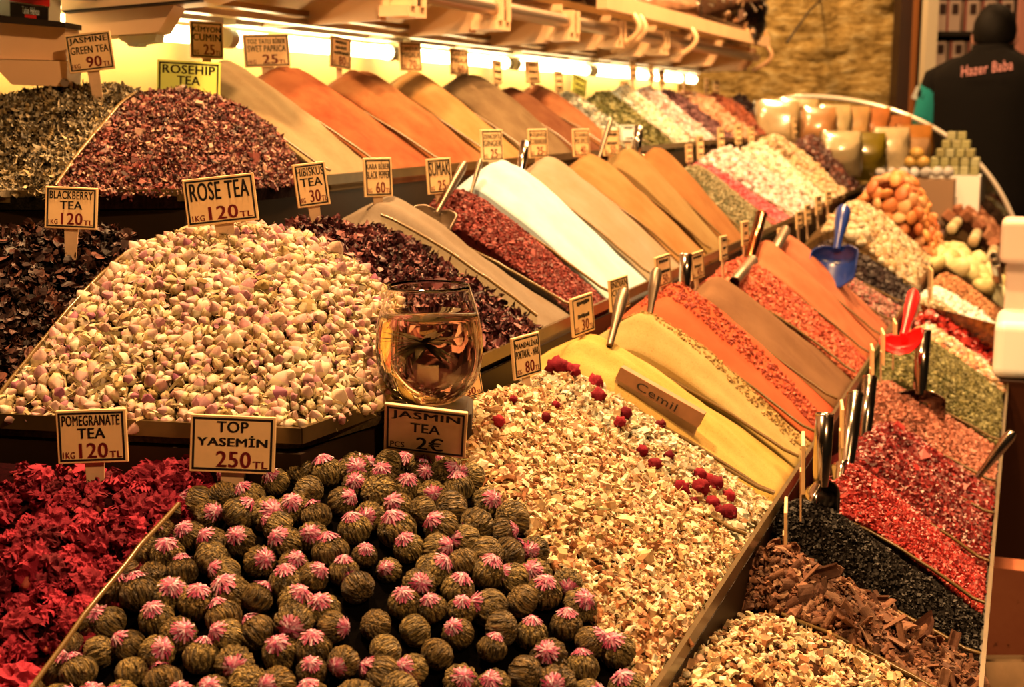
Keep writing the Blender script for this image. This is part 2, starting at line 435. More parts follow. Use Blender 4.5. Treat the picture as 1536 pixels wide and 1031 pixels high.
def blob(sx, sy, sz, seg=8, rings=6, lump=.08):
    mb = MB(); prof = []
    vs = []; 
    for i in range(rings+1):
        a = PI*i/rings
        for k in range(seg):
            q = 2*PI*k/seg; r = math.sin(a)*(1+random.uniform(-lump, lump))
            vs.append((r*math.cos(q)*sx/2, r*math.sin(q)*sy/2, math.cos(a)*sz/2))
    fs = [(i*seg+k, (i+1)*seg+k, (i+1)*seg+(k+1) % seg, i*seg+(k+1) % seg) for i in range(rings) for k in range(seg)]
    return proto(vs, fs)
CURLS = [curl(random.uniform(.22, .5), random.uniform(1.2, 4.2), random.uniform(-1.4, 1.4), 7) for _ in range(8)]
LEAVES = [curl(random.uniform(.4, .75), random.uniform(.6, 2.4), random.uniform(-.9, .9)) for _ in range(8)]
NEEDLES = [curl(random.uniform(.07, .14), random.uniform(.3, 1.6), random.uniform(-.6, .6)) for _ in range(5)]
CHIPS = [chip(random.uniform(.8, 3.0), random.uniform(.10, .22), random.uniform(.3, .62), 5) for _ in range(10)]
ROCKS = [rock() for _ in range(7)] + [rock(.3, 1, .55, .35) for _ in range(4)]
CRUMBS = [rock(.4, 1, .8, .6) for _ in range(5)]
LUMPS = [blob(1, random.uniform(.5, .9), random.uniform(.35, .6), 6, 4, .28) for _ in range(6)]
NUTS = [blob(1, .72, .68) for _ in range(4)]
# ------------------------------------------------------------------ what lies in the long-side trays
M_SOIL = plain('dark_tea_base', raw(24, 12, 8), .9, var=.5, scale=120)
def gap_shade_mat(name, col): return plain(name, tuple(x*.35 for x in col[:3])+(1,), .95, var=.6, scale=260, bmp=.8, spec=.03)  # bed colour cut down so the gaps between pieces look shaded
HEAPS = {}
BOUND = {}                                                          # (tier, t) -> side curves, for the glass dividers
def long_heap(tier, a, b, crest, key, vmax=1.45, drop=.3, **kw):
    s, z = SZ[tier]; f = t_py if tier == 3 else t_px
    ta, tb = f(s, z, a), f(s, z, b); tb = min(tb, T_END-.02)
    tm = (ta+tb)/2; P = at_t(crest[0], crest[1], tm); L = s - stz(P)[0]; L = min(.215, max(.14, L)); zc = P.z
    k = min(.034, drop*(tb-ta)); g = .0022
    us = [i/14 for i in range(15)]
    F = [W(s-.004, ta+g+(tb-ta-2*g)*u, z-.002) for u in us]
    C = [W(s-L, ta+g+(tb-ta-2*g)*u, zc-k*abs(2*u-1)**1.8) for u in us]
    h = Heap(F, C, nu=26, nv=44, vmax=vmax, **kw); HEAPS[key] = h
    BOUND.setdefault((tier, round(ta, 3)), []).append((h.P[:, 0], key)); BOUND.setdefault((tier, round(tb, 3)), []).append((h.P[:, -1], key))
    h.ta, h.tb, h.L, h.s, h.zc = ta, tb, L, s, zc
    return h
def col3(a, k=.36): return A(*a, k=k)
POWDERS = [  # tier, from, to, crest, key, colour, second colour, speck, label
 (0, 497, 580, (335, 88), 'cumin', (226, 172, 100), (205, 148, 82), (178, 120, 62), 'long mound of sandy ground cumin under the CUMIN tag'),
 (0, 580, 668, (430, 98), 'paprika', (226, 118, 55), (190, 82, 36), None, 'reddish orange sweet paprika mound under the SWET PAPRICA tag'),
 (0, 668, 745, (540, 103), 'garlic_mix', (224, 132, 62), (196, 96, 40), (165, 70, 32), 'orange brown spice mound between the paprika and the tandoori masala'),
 (0, 745, 800, (622, 107), 'tandoori', (246, 166, 80), (236, 146, 62), None, 'bright yellow orange powder mound under the MASALA 70 tag'),
 (0, 800, 868, (708, 110), 'garam', (186, 134, 74), (150, 100, 52), (120, 80, 40), 'greyish brown garam masala mound on the top tier'),
 (0, 868, 915, (768, 130), 'brick_spice', (176, 98, 48), (146, 72, 34), (110, 50, 24), 'brick brown spice mound beside the garam masala'),
 (0, 915, 945, (808, 126), 'rust_spice', (222, 130, 66), (190, 96, 44), None, 'rust orange spice mound, last powder of the top tier before the herbs'),
 (1, 812, 868, (562, 297), 'pepper', (204, 158, 104), (186, 138, 86), (150, 106, 64), 'beige ground black pepper mound under the BLACK PEPPER tag'),
 (1, 918, 980, (752, 240), 'ginger', (255, 250, 205), (255, 243, 190), None, 'pale cream ground ginger mound under the GINGER tag'),
 (1, 980, 1030, (822, 236), 'coriander', (238, 182, 120), (226, 164, 98), None, 'peach beige coriander mound beside the pale ginger'),
 (1, 1030, 1068, (885, 231), 'mix_spice', (238, 154, 74), (224, 134, 56), None, 'orange mixed spice mound under the 40 TL tag'),
 (1, 1068, 1095, (942, 222), 'curry_mild', (222, 160, 80), (206, 140, 64), (170, 112, 50), 'mustard tan powder mound on the middle tier behind the steel tube handle'),
 (1, 1095, 1123, (985, 221), 'ochre', (226, 138, 62), (208, 116, 48), None, 'ochre orange powder mound, last powder before the green seeds'),
 (2, 1163, 1199, (885, 500), 'curry', (248, 180, 78), (238, 162, 60), (214, 124, 40), 'bright yellow curry mound with the handwritten wooden bar in it'),
 (2, 1199, 1224, (965, 463), 'turmeric', (226, 172, 86), (214, 154, 70), (178, 116, 44), 'speckled mustard yellow powder mound beside the orange pepper'),
 (2, 1224, 1257, (1010, 427), 'red_pepper', (236, 100, 48), (222, 84, 38), None, 'vivid orange red pepper powder mound on the third tier'),
 (2, 1257, 1284, (1075, 416), 'brown_spice', (160, 100, 52), (140, 84, 42), (196, 128, 74), 'coarse olive brown spice mound beside the vivid red pepper'),
 (2, 1304, 1322, (1150, 362), 'orange_pepper', (234, 118, 62), (220, 100, 50), None, 'smooth orange pepper mound next to the coarse red flakes'),
 (2, 1322, 1337, (1180, 352), 'salmon_pepper', (222, 118, 66), (204, 98, 52), None, 'dull salmon orange powder mound in front of the mixed peppercorns'),
]
for tier, a, b, cr, key, c1, c2, sp, lab in POWDERS:
    h = long_heap(tier, a, b, cr, key, furrow=.006)
    o = link('powder_mound', h.mesh('powder_mound', powder(key+'_powder', col3(c1, .46 if tier == 2 else .38 if key == 'ginger' else .30), col3(c2, .46 if tier == 2 else .36 if key == 'ginger' else .30), speck=col3(sp) if sp else None)))
    tag(o, lab, 'spice', 'ground spices in the stepped trays', 'stuff')
# darker seeds strewn down the ridge of the vivid pepper and the turmeric
loose('spilled_flakes', HEAPS['red_pepper'], 900, CRUMBS, bits('pepper_flakes', [A(190, 70, 34), A(150, 46, 24), A(215, 96, 46)]), .003, [o for o in COL.objects if o.get('label', '').startswith('vivid orange red')][0], u0=.3, u1=.58)
loose('spilled_flakes', HEAPS['turmeric'], 700, CRUMBS, bits('turmeric_bits', [A(160, 104, 40), A(200, 140, 60), A(130, 80, 34)]), .0026, [o for o in COL.objects if o.get('label', '').startswith('speckled mustard')][0], u0=.5, u1=.85)

def loose_heap(tier, a, b, cr, key, base, label, cat, layers, name='loose_heap', **kw):
    h = long_heap(tier, a, b, cr, key, **kw)
    o = link(name, h.mesh(name, gap_shade_mat(key+'_base', base))); tag(o, label, cat, 'loose goods in the stepped trays', 'stuff')
    for (nm, n, protos, mat, size, kk) in layers: loose(nm, h, n, protos, mat, size, o, **kk)
    return o
HERB = bits('green_herb', [A(170, 140, 60, .6), A(116, 94, 34, .6), A(205, 176, 98, .6)])
CREAMB = bits('cream_bits', [A(250, 216, 150, .6), A(225, 180, 110, .6), A(255, 232, 176, .6)])
PEANUT = bits('pale_nuts', [A(246, 196, 140, .62), A(226, 150, 104, .6), A(255, 224, 176, .65), A(206, 128, 88, .6), A(250, 206, 150, .62)], .5)
PURPLE = bits('dark_purple_bits', [A(110, 56, 44), A(70, 32, 26), A(160, 96, 74)])
PEACH = bits('peach_fruit_bits', [A(246, 160, 96, .6), A(232, 126, 66, .6), A(252, 186, 120, .6)])
REDB = bits('pink_pepper_bits', [A(214, 84, 70), A(184, 60, 50), A(232, 116, 96)])
SEEDG = bits('green_seeds', [A(176, 140, 78, .6), A(136, 104, 52, .6), A(196, 164, 100, .6)])
SUMAC = bits('sumac_bits', [A(128, 36, 22), A(86, 18, 12), A(168, 60, 40)], .6)
FLAKE = bits('red_orange_flakes', [A(214, 84, 46), A(170, 56, 30), A(232, 116, 62), A(150, 44, 26)])
RED = bits('crimson_flakes', [A(196, 40, 26), A(140, 22, 16), A(216, 66, 44)], .4, .5)
DRED = bits('dark_red_flakes', [A(140, 26, 18), A(84, 12, 10), A(180, 46, 32)], .4, .5)
BLACK = bits('black_seeds', [raw(12, 8, 8), raw(14, 10, 9), raw(7, 5, 5)], .5, .16)
PEPC = bits('mixed_peppercorns', [A(150, 80, 50), A(90, 50, 30), A(190, 130, 90), A(180, 60, 44)], .6)
HAZEL = bits('tan_nuts', [A(236, 180, 104, .6), A(206, 140, 70, .6), A(250, 206, 136, .62), A(160, 96, 46, .6)], .5)
WHITE = bits('white_coconut', [A(255, 246, 230), A(250, 236, 214)], .6)
SALM = bits('salmon_bits', [A(196, 104, 62), A(160, 80, 46), A(214, 128, 84)])
APPLE = bits('apple_pieces', [A(240, 184, 108, .8), A(210, 142, 70, .8), A(252, 210, 140, .82), A(186, 104, 48, .8), A(140, 74, 32, .8), A(222, 156, 84, .8), A(246, 196, 120, .8)], .6)
K = dict
loose_heap(0, 945, 976, (850, 140), 'pale_leaf', A(240, 205, 150), 'pale cream dried herb heap beside the rust orange powder', 'herb', [('herb_flakes', 900, LEAVES, CREAMB, .010, K())])
loose_heap(0, 976, 1015, (905, 138), 'green_leaf', A(150, 130, 60), 'olive green dried leaf heap on the top tier', 'herb', [('herb_flakes', 900, LEAVES, HERB, .011, K())])
loose_heap(0, 1015, 1045, (935, 131), 'cream_nut', A(246, 215, 150), 'cream coloured blanched nut heap on the top tier', 'nuts', [('nut_pieces', 900, NUTS, CREAMB, .012, K())])
loose_heap(0, 1045, 1076, (970, 133), 'pink_nut', A(190, 110, 70), 'pinkish tan nut heap on the top tier beside the dark raisins', 'nuts', [('nut_pieces', 800, NUTS, PEANUT, .016, K())])
loose_heap(0, 1076, 1103, (1000, 138), 'purple_fruit', A(80, 40, 30), 'dark purple dried fruit heap on the top tier', 'dried fruit', [('fruit_pieces', 800, ROCKS, PURPLE, .014, K())])
loose_heap(0, 1103, 1138, (1035, 140), 'peach_fruit', A(230, 140, 80), 'peach orange dried fruit heap near the far end of the top tier', 'dried fruit', [('fruit_pieces', 900, ROCKS, PEACH, .016, K())])
loose_heap(0, 1138, 1166, (1072, 143), 'brown_fruit', A(150, 76, 40), 'reddish brown dried fruit heap near the far end of the top tier', 'dried fruit', [('fruit_pieces', 600, ROCKS, bits('rusty_fruit', [A(190, 90, 46), A(120, 50, 26)]), .016, K())])
loose_heap(0, 1166, 1178, (1108, 146), 'black_fruit', A(50, 26, 16), 'blackish dried fruit heap at the far end of the top tier', 'dried fruit', [('fruit_pieces', 400, ROCKS, bits('blackish_fruit', [A(60, 30, 20), A(30, 14, 10)], .4), .016, K())])
loose_heap(1, 868, 918, (690, 285), 'sumac', A(96, 24, 14), 'deep red sumac mound with a steel scoop in it', 'spice', [('sumac_flakes', 5200, CRUMBS, SUMAC, .0034, K())], 'spice_mound')
loose_heap(1, 1123, 1165, (1040, 248), 'green_seed', A(150, 126, 70), 'grey green seed heap on the middle tier', 'seeds', [('seed_grains', 1600, NUTS, SEEDG, .006, K())])
loose_heap(1, 1165, 1190, (1050, 248), 'pink_pepper', A(190, 64, 54), 'rosy red peppercorn heap on the middle tier', 'spice', [('peppercorns', 1500, CRUMBS, REDB, .007, K())])
loose_heap(1, 1190, 1228, (1088, 224), 'peanut', A(200, 140, 90), 'pinkish white nut heap beside the rosy peppercorns', 'nuts', [('nut_kernels', 1300, NUTS, PEANUT, .015, K())])
loose_heap(1, 1228, 1247, (1135, 216), 'almond', A(240, 200, 130), 'cream blanched almond heap on the middle tier', 'nuts', [('nut_kernels', 900, NUTS, CREAMB, .014, K())])
loose_heap(1, 1247, 1272, (1160, 205), 'hazel_tan', A(190, 130, 66), 'golden tan nut heap on the middle tier beside the dark raisins', 'nuts', [('nut_kernels', 900, NUTS, HAZEL, .017, K())])
loose_heap(1, 1272, 1292, (1215, 204), 'raisin', A(46, 20, 14), 'dark raisin heap on the middle tier behind the apricots', 'dried fruit', [('raisins', 700, NUTS, bits('dark_raisins', [A(80, 34, 22), A(40, 16, 12), A(130, 66, 40)], .35), .018, K())])
loose_heap(2, 1284, 1304, (1112, 388), 'red_flake', A(190, 76, 40), 'coarse orange red chili flake mound on the third tier', 'spice', [('chili_flakes', 3800, CRUMBS, FLAKE, .0046, K())], 'spice_mound')
loose_heap(2, 1337, 1355, (1222, 388), 'peppercorn', A(120, 70, 40), 'mixed brown peppercorn heap under the blue scoop', 'spice', [('peppercorns', 1500, NUTS, PEPC, .007, K())])
loose_heap(2, 1355, 1372, (1248, 362), 'clove', A(30, 16, 12), 'black clove heap between the peppercorns and the golden nuts', 'spice', [('cloves', 1300, CRUMBS, bits('cloves', [A(50, 26, 18), A(24, 12, 10)], .5), .008, K())])
loose_heap(2, 1372, 1400, (1280, 306), 'hazelnut', A(180, 120, 60), 'golden shelled nut heap behind the blue scoop', 'nuts', [('nut_kernels', 1900, NUTS, HAZEL, .016, K())])
loose_heap(3, 922, 858, (1275, 700), 'crimson', A(170, 30, 20), 'bright crimson pepper flake mound beside the black seeds', 'spice', [('pepper_flakes', 6500, CRUMBS, RED, .0030, K())], 'spice_mound')
loose_heap(3, 1000, 922, (1205, 752), 'nigella', raw(12, 9, 9), 'black nigella seed mound with a big steel scoop', 'seeds', [('seed_grains', 5500, CRUMBS, BLACK, .0030, K())], 'seed_mound')
loose_heap(3, 858, 784, (1312, 655), 'dark_red', A(120, 22, 16), 'dark red pepper flake mound next to the crimson one', 'spice', [('pepper_flakes', 5200, CRUMBS, DRED, .0042, K())], 'spice_mound')
loose_heap(3, 784, 735, (1335, 640), 'ruby', A(110, 16, 12), 'ruby chili flake mound holding the steel spoon', 'spice', [('pepper_flakes', 2800, CRUMBS, DRED, .0052, K())], 'spice_mound')
loose_heap(3, 735, 672, (1325, 577), 'salmon', A(170, 90, 52), 'salmon brown spice mound in front of the green herb', 'spice', [('spice_grains', 3000, CRUMBS, SALM, .0045, K())], 'spice_mound')
loose_heap(3, 672, 590, (1362, 505), 'thyme', A(130, 112, 48), 'olive green thyme heap with an upright steel scoop', 'herb', [('herb_flakes', 3200, CRUMBS, bits('thyme', [A(160, 130, 56, .6), A(96, 76, 28, .6), A(190, 160, 84, .6)]), .0045, K())], 'herb_heap')
loose_heap(3, 590, 566, (1392, 490), 'corn', A(200, 140, 80), 'mixed pale seed strip between the thyme and the chilies', 'seeds', [('seed_grains', 700, NUTS, bits('pale_mixed_seeds', [A(252, 220, 160), A(220, 110, 60), A(236, 176, 100)]), .010, K())])
loose_heap(3, 566, 540, (1398, 470), 'chili_bed', A(110, 20, 12), 'bed of small red chili pieces behind the pale seeds', 'spice', [('chili_pieces', 500, LEAVES, bits('chili_pieces', [A(210, 44, 24), A(140, 20, 14)], .35, .6), .016, K())])
loose_heap(3, 524, 498, (1405, 434), 'coconut', A(245, 232, 210), 'white grated coconut heap near the red handled scoop', 'dried fruit', [('coconut_shreds', 1300, ROCKS, WHITE, .008, K())])
loose_heap(3, 540, 524, (1395, 448), 'amber_seed', A(200, 140, 70), 'amber seed strip in front of the white coconut', 'seeds', [('seed_grains', 500, NUTS, HAZEL, .010, K())])
loose_heap(3, 498, 476, (1420, 412), 'orange_lentil', A(200, 120, 60), 'orange lentil strip behind the white coconut', 'seeds', [('lentils', 900, NUTS, bits('lentils', [A(226, 144, 78), A(190, 104, 50)]), .008, K())])

# ------------------------------------------------------------------ heaps of the end side and the corner
def y_of(k, px, py): return on_z(px, py, SZ[k][1])
def end_heap(key, F, C, **kw):
    h = Heap(F, C, **kw); HEAPS[key] = h; return h
def base_obj(key, name, col, label, cat):
    o = link(name, HEAPS[key].mesh(name, gap_shade_mat(key+'_base', col))); return tag(o, label, cat, 'loose goods in the stepped trays', 'stuff')
z0, z1, z2, z3 = [q[1] for q in SZ]
pp = lambda *a: [at_y(*q) for q in a]
end_heap('green_tea', [Vector((-.78, 1.33, z0)), y_of(0, 70, 297)+Vector((0, .006, 0))], pp((-130, 172, 1.55), (0, 150, 1.56), (90, 134, 1.57), (170, 132, 1.58), (206, 141, 1.57)), nu=50)
end_heap('rosehip', [y_of(0, 74, 297)+Vector((0, .006, 0)), y_of(0, 277, 295)+Vector((0, .006, 0)), y_of(0, 433, 280), W(-.806, 1.455, z0)], pp((209, 143, 1.57), (240, 140, 1.6), (278, 136, 1.62), (315, 145, 1.63), (360, 166, 1.64), (410, 197, 1.65)) + [W(-.98, 1.458, 1.265)], nu=60)
end_heap('blackberry', [Vector((-.82, 1.07, z1)), Vector((-.6, 1.06, z1)), y_of(1, -22, 632)+Vector((0, .005, 0))], pp((-480, 390, 1.2), (-120, 356, 1.2), (20, 348, 1.2), (110, 338, 1.2), (172, 352, 1.2), (198, 385, 1.19)), nu=50)
end_heap('rose', [y_of(1, -18, 633)+Vector((0, .005, 0)), y_of(1, 200, 643)+Vector((0, .005, 0)), y_of(1, 445, 654)+Vector((0, .005, 0)), y_of(1, 588, 612)+Vector((-.002, .004, 0))], pp((200, 392, 1.19), (245, 365, 1.2), (300, 348, 1.2), (360, 344, 1.2), (420, 352, 1.21), (480, 375, 1.21), (540, 410, 1.21)) + [at_y(590, 460, 1.20)], nu=70, nv=50)
end_heap('hibiscus', [y_of(1, 604, 605), W(-.487, 1.15, z1), W(-.487, 1.345, z1)], [at_y(425, 360, 1.24), at_y(460, 336, 1.30), at_y(500, 340, 1.36), at_y(540, 356, 1.42), W(-.68, 1.345, 1.165)], nu=50)
end_heap('pomegranate', [Vector((-.75, .76, z2)), Vector((-.4, .76, z2)), Vector((-.298, .76, z2))], pp((-330, 700, .97), (-60, 694, .97), (60, 712, .965), (130, 742, .95), (200, 722, .955), (260, 712, .965), (295, 725, .965)) + [at_y(314, 765, .96)], nu=60)
end_heap('tea_ball', [Vector((-.292, .76, z2)), Vector((-.1, .735, z2)), W(-.216, .80, z2)], pp((320, 748, .965), (390, 730, .97), (480, 722, .975), (560, 716, .985), (640, 712, .995), (700, 722, 1.01)), nu=60)
end_heap('apple', [W(-.214, .80, z2), W(-.214, .95, z2), W(-.214, 1.12, z2)], [at_y(705, 716, 1.015), at_y(700, 650, 1.06), at_y(735, 605, 1.11), at_y(775, 585, 1.16), W(-.41, 1.12, 1.045)], nu=60)
hb = long_heap(2, 1121, 1162, (838, 562), 'berry_apple')
end_heap('floor_apple', [W(-.016, .72, z3), W(-.016, .9, z3), W(-.016, 1.113, z3)], [W(-.185, .72, .905), W(-.185, .92, .905), W(-.185, 1.02, .888), W(-.182, 1.113, .862)], nu=40)
hk = long_heap(3, 1075, 1000, (1170, 830), 'bark')

GT = bits('green_tea', [A(176, 128, 62), A(60, 40, 18), A(205, 156, 90), A(104, 74, 34), A(30, 19, 10), A(225, 180, 114), A(48, 32, 14)], .6)
o = base_obj('green_tea', 'tea_heap', A(50, 36, 18), 'heap of rolled jasmine green tea under the JASMINE GREEN TEA tag', 'tea')
loose('tea_leaves', HEAPS['green_tea'], 9000, CURLS+NEEDLES, GT, .0105, o, lift=.004)
o = base_obj('rosehip', 'tea_heap', A(46, 18, 12), 'heap of crushed rosehip tea under the yellow ROSEHIP TEA tag', 'tea')
loose('tea_pieces', HEAPS['rosehip'], 11000, CURLS+CURLS+CHIPS[:3], bits('rosehip', [A(120, 40, 26), A(60, 20, 14), A(166, 78, 52), A(36, 12, 10), A(205, 140, 90), A(134, 52, 38), A(70, 24, 18), A(44, 14, 10)], .5), .0080, o, lift=.004)
o = base_obj('blackberry', 'tea_heap', A(22, 10, 8), 'dark blackberry tea heap under the BLACKBERRY TEA tag', 'tea')
loose('tea_leaves', HEAPS['blackberry'], 6500, LEAVES+CURLS, bits('blackberry', [A(44, 20, 14), A(24, 10, 8), A(90, 46, 28), A(30, 14, 10), A(130, 66, 40)], .5), .0105, o, lift=.005)
o = base_obj('hibiscus', 'tea_heap', A(30, 8, 8), 'dark purple hibiscus petal heap under the HIBISKUS TEA tag', 'tea')
loose('petals', HEAPS['hibiscus'], 5500, CURLS+CURLS+LEAVES[:3], bits('hibiscus', [A(70, 22, 20), A(36, 10, 10), A(110, 44, 36), A(160, 84, 60)], .45), .0125, o, lift=.008)
o = base_obj('apple', 'tea_heap', A(120, 70, 34), 'dried apple and jasmine tea heap between the flowering tea balls and the glass divider', 'tea')
loose('apple_pieces', HEAPS['apple'], 8000, CHIPS+CURLS+CHIPS+LUMPS[:4], APPLE, .0078, o, lift=.004)
loose('herb_stalks', HEAPS['apple'], 260, NEEDLES, bits('green_stalks', [A(150, 130, 60), A(190, 160, 80), A(96, 84, 36)]), .013, o, lift=.006)
o = link('tea_heap', hb.mesh('tea_heap', gap_shade_mat('berry_apple_base', A(130, 80, 40)))); tag(o, 'pale dried apple tea heap with dark red berries under the 80 TL tag', 'tea', 'loose goods in the stepped trays', 'stuff')
loose('apple_pieces', hb, 5000, CHIPS+CHIPS+CURLS+LUMPS[:4], bits('pale_apple', [A(246, 200, 126, .68), A(226, 162, 86, .65), A(255, 222, 156, .7), A(190, 116, 54, .65), A(240, 184, 110, .65)], .6), .0078, o, lift=.004)
o = base_obj('floor_apple', 'tea_heap', A(110, 60, 30), 'dried fruit tea heap on the lowest tier at the bottom edge', 'tea')
loose('fruit_pieces', HEAPS['floor_apple'], 3600, CHIPS+CHIPS+CURLS+LUMPS, APPLE, .0085, o, lift=.004)
o = link('bark_heap', hk.mesh('bark_heap', gap_shade_mat('bark_base', A(70, 34, 18)))); tag(o, 'broken cinnamon and fruit crumb bed on the lowest tier', 'spice', 'loose goods in the stepped trays', 'stuff')
loose('bark_crumbs', hk, 3000, CHIPS+LUMPS+CURLS[:3], bits('bark_crumbs', [A(130, 66, 34, .6), A(180, 104, 58, .6), A(80, 38, 20, .6), A(206, 134, 78, .6)]), .007, o, lift=.004)

# ------------------------------------------------------------------ glass dividers between the trays
M_PANE = sheet_glass('divider_glass', (.93, .93, .86, 1), .9)
M_EDGE = plain('glass_edge', raw(104, 84, 48), .25, 0., spec=.6)
def divider(top, zlow, label, thick=.003, rise=.006):
    """top: list of points along the upper edge; the sheet hangs from it down to zlow"""
    root = thing('glass_divider', label, 'divider', tuple(top[0]), (0, 0, 0), 'glass dividers between the trays')
    o0 = Vector(top[0]); d = (Vector(top[-1])-o0); d.z = 0; nrm = Vector((-d.y, d.x, 0)).normalized()*thick
    poly = [Vector(q)-o0 for q in top] + [Vector((q[0], q[1], zlow))-o0 for q in reversed(top)]
    mb = MB(); n = len(top)
    up = [Vector(q)-o0 for q in top]; lo = [Vector((q[0], q[1], zlow))-o0 for q in top]
    for off in (-nrm/2, nrm/2):
        mb.add([q+off for q in up]+[q+off for q in lo], [(i, i+1, n+i+1, n+i) for i in range(n-1)])
    mb.build('pane', M_PANE, root)
    MB().tube(up, .0019, 6).build('polished_edge', M_EDGE, root)
    return root
NAMES = {k: k.replace('_', ' ') for k in HEAPS}
NAMES.update(garlic_mix='orange brown spice', garam='garam masala', mix_spice='orange mixed spice', curry_mild='mustard tan powder', ochre='ochre powder', curry='yellow curry',
             turmeric='speckled mustard powder', red_pepper='vivid red pepper', orange_pepper='smooth orange pepper', salmon_pepper='salmon orange powder', pale_leaf='pale cream herb', green_leaf='olive leaf',
             pepper='ground black pepper', berry_apple='berry and apple tea', red_flake='orange red flakes', nigella='black seeds', crimson='crimson flakes', dark_red='dark red flakes', bark='cinnamon bark',
             ruby='ruby flakes', salmon='salmon brown spice', corn='pale seed strip', chili_bed='red chili bed', hazel_tan='golden tan nuts', hazelnut='golden shelled nuts', clove='black cloves')
for (tier, t), sides in sorted(BOUND.items()):
    keys = [k for _, k in sides]
    if ('chili_bed' in keys and 'amber_seed' in keys) or keys in (['pepper'], ['bark']): continue
    pts = []; c = np.maximum(sides[0][0][:, 2], sides[1][0][:, 2]) if len(sides) == 2 else sides[0][0][:, 2]
    low = np.minimum(sides[0][0][:, 2], sides[1][0][:, 2]) if len(sides) == 2 else c
    s_, z_ = SZ[tier]; L = HEAPS[keys[0]].L; nv = len(c); vm = 1.45
    for j in range(0, int(nv*.78), 2):
        v = j/(nv-1)*vm; off = .011 - .013*min(1, v)
        pts.append(W(s_-.003-L*v, t, low[j]*.6+c[j]*.4+off))
    pts[0] = W(s_-.001, t, z_+.012)
    nm = sorted(set(NAMES[k] for k in keys))
    divider(pts, z_-.012, 'clear glass divider between the %s and the %s' % tuple(nm) if len(nm) == 2 else 'clear glass divider at the outer side of the %s' % nm[0])
def side_div(key, col, label, lo, off=.012, jmax=.72):
    P = HEAPS[key].P[:, col]; n = int(len(P)*jmax)
    divider([Vector((q[0], q[1], q[2]+off)) for q in P[0:n:2]], lo, label)
side_div('rosehip', 0, 'curved clear divider between the green tea and the rosehip tea', z0-.012, .006)
side_div('green_tea', 24, 'clear divider edge rising behind the green tea at the left edge', z0-.012, .002)
side_div('rose', 0, 'curved clear divider between the blackberry tea and the rosebuds', z1-.012, .010)
side_div('hibiscus', -1, 'long curved clear divider behind the wine glass, beside the black pepper', z1-.012, .020)
side_div('pomegranate', -1, 'clear divider between the red pomegranate flowers and the tea balls', z2-.012, .026, .60)
side_div('floor_apple', -1, 'dark divider between the lowest fruit tea and the cinnamon bark', z3-.012, .006)
# ------------------------------------------------------------------ rosebuds: the 300 nearest are things of their own, the rest one mass
def bud(ph):
    mb = MB(); prof = [(0, -.62), (.07, -.60), (.06, -.48), (.19, -.42), (.25, -.30), (.34, -.10), (.37, .06), (.33, .24), (.22, .44), (.10, .60), (0, .68)]
    seg = 14; vs = []; k_ = random.uniform(.8, 1.6)
    for i, (r, z) in enumerate(prof):
        for k in range(seg):
            q = 2*PI*k/seg; tw = q*5/2 + z*k_*2 + ph
            rr = r*(1 + .30*abs(math.sin(tw)) - .16 + random.uniform(-.09, .09)) if i > 2 else r
            vs.append((rr*math.cos(q), rr*math.sin(q)*.92, z))
    fs, mi = [], []
    for i in range(len(prof)-1):
        for k in range(seg):
            fs.append((i*seg+k, i*seg+(k+1) % seg, (i+1)*seg+(k+1) % seg, (i+1)*seg+k))
            mi.append(0 if i < 4 else (1 if i < 7 else 2))
    for k in range(4):                                              # loose sepals
        q = 2*PI*k/4+ph; o = len(vs)
        for f, w, r in ((0, .08, .25), (.5, .1, .47), (1., .02, .50)):
            z = -.36 + f*.5
            for sg in (-1, 1): vs.append((r*math.cos(q)-sg*w*math.sin(q), r*math.sin(q)+sg*w*math.cos(q), z))
        fs += [(o, o+1, o+3, o+2), (o+2, o+3, o+5, o+4)]; mi += [0, 0]
    return proto(vs, fs, mi)
BUDS = [bud(random.random()*6) for _ in range(6)]
BUD_COL = [[A(176, 128, 60), A(140, 96, 40), A(206, 160, 90)], [A(236, 188, 116), A(206, 150, 84), A(250, 208, 140), A(186, 120, 74), A(230, 176, 104)], [A(208, 124, 96), A(236, 180, 118), A(150, 68, 72), A(226, 164, 104), A(180, 98, 88), A(234, 180, 118), A(204, 140, 98)]]
BUD_M = [bits('rosebud_calyx', BUD_COL[0], .7, .25, scale=250.), bits('rosebud_petal', BUD_COL[1], .65, .25, scale=250.), bits('rosebud_tip', BUD_COL[2], .65, .25, scale=250.)]
BUD_E = [each('rosebud_calyx_single', BUD_COL[0], contrast=.45), each('rosebud_petal_single', BUD_COL[1], contrast=.45), each('rosebud_tip_single', BUD_COL[2], contrast=.45)]
def meshes(name, protos, mats, size):
    out = []
    for v, f, mi in protos:
        mb = MB(); mb.v = [tuple(q*size) for q in v]; mb.f = [list(x) for x in f]; mb.mi = list(mi); mb.sm = [True]*len(f)
        out.append(mb.mesh(name, mats))
    return out
hr = HEAPS['rose']
ro = base_obj('rose', 'rosebud_bed', A(110, 76, 36), 'bed of small dried rosebuds heaped behind the POMEGRANATE TEA and TOP YASEMIN tags', 'tea')
P, N = poisson(hr, 12000, .0068, .84)
order = np.argsort(P[:, 1]); P, N = P[order], N[order]
n_ind = 300
bud_me = meshes('rosebud', BUDS, BUD_E, 1.0)
def eul(n, tilt=1.2):
    R = rot_to(n[None], tilt)[0]; return Matrix(R.tolist()).to_euler()
vis = [i for i in range(len(P)) if True][:n_ind]
for i in vis:
    sc = .0126*math.exp(rng.normal(0, .20))
    tag(link('rosebud', bud_me[rng.integers(6)], None, tuple(P[i]+N[i]*.003), eul(N[i]), sc), 'small dried cream and pink rosebud in the front of the rose tea tray', 'rosebud', 'rosebuds in the front of the tray')
rest = np.arange(n_ind, len(P)); nn = len(rest)
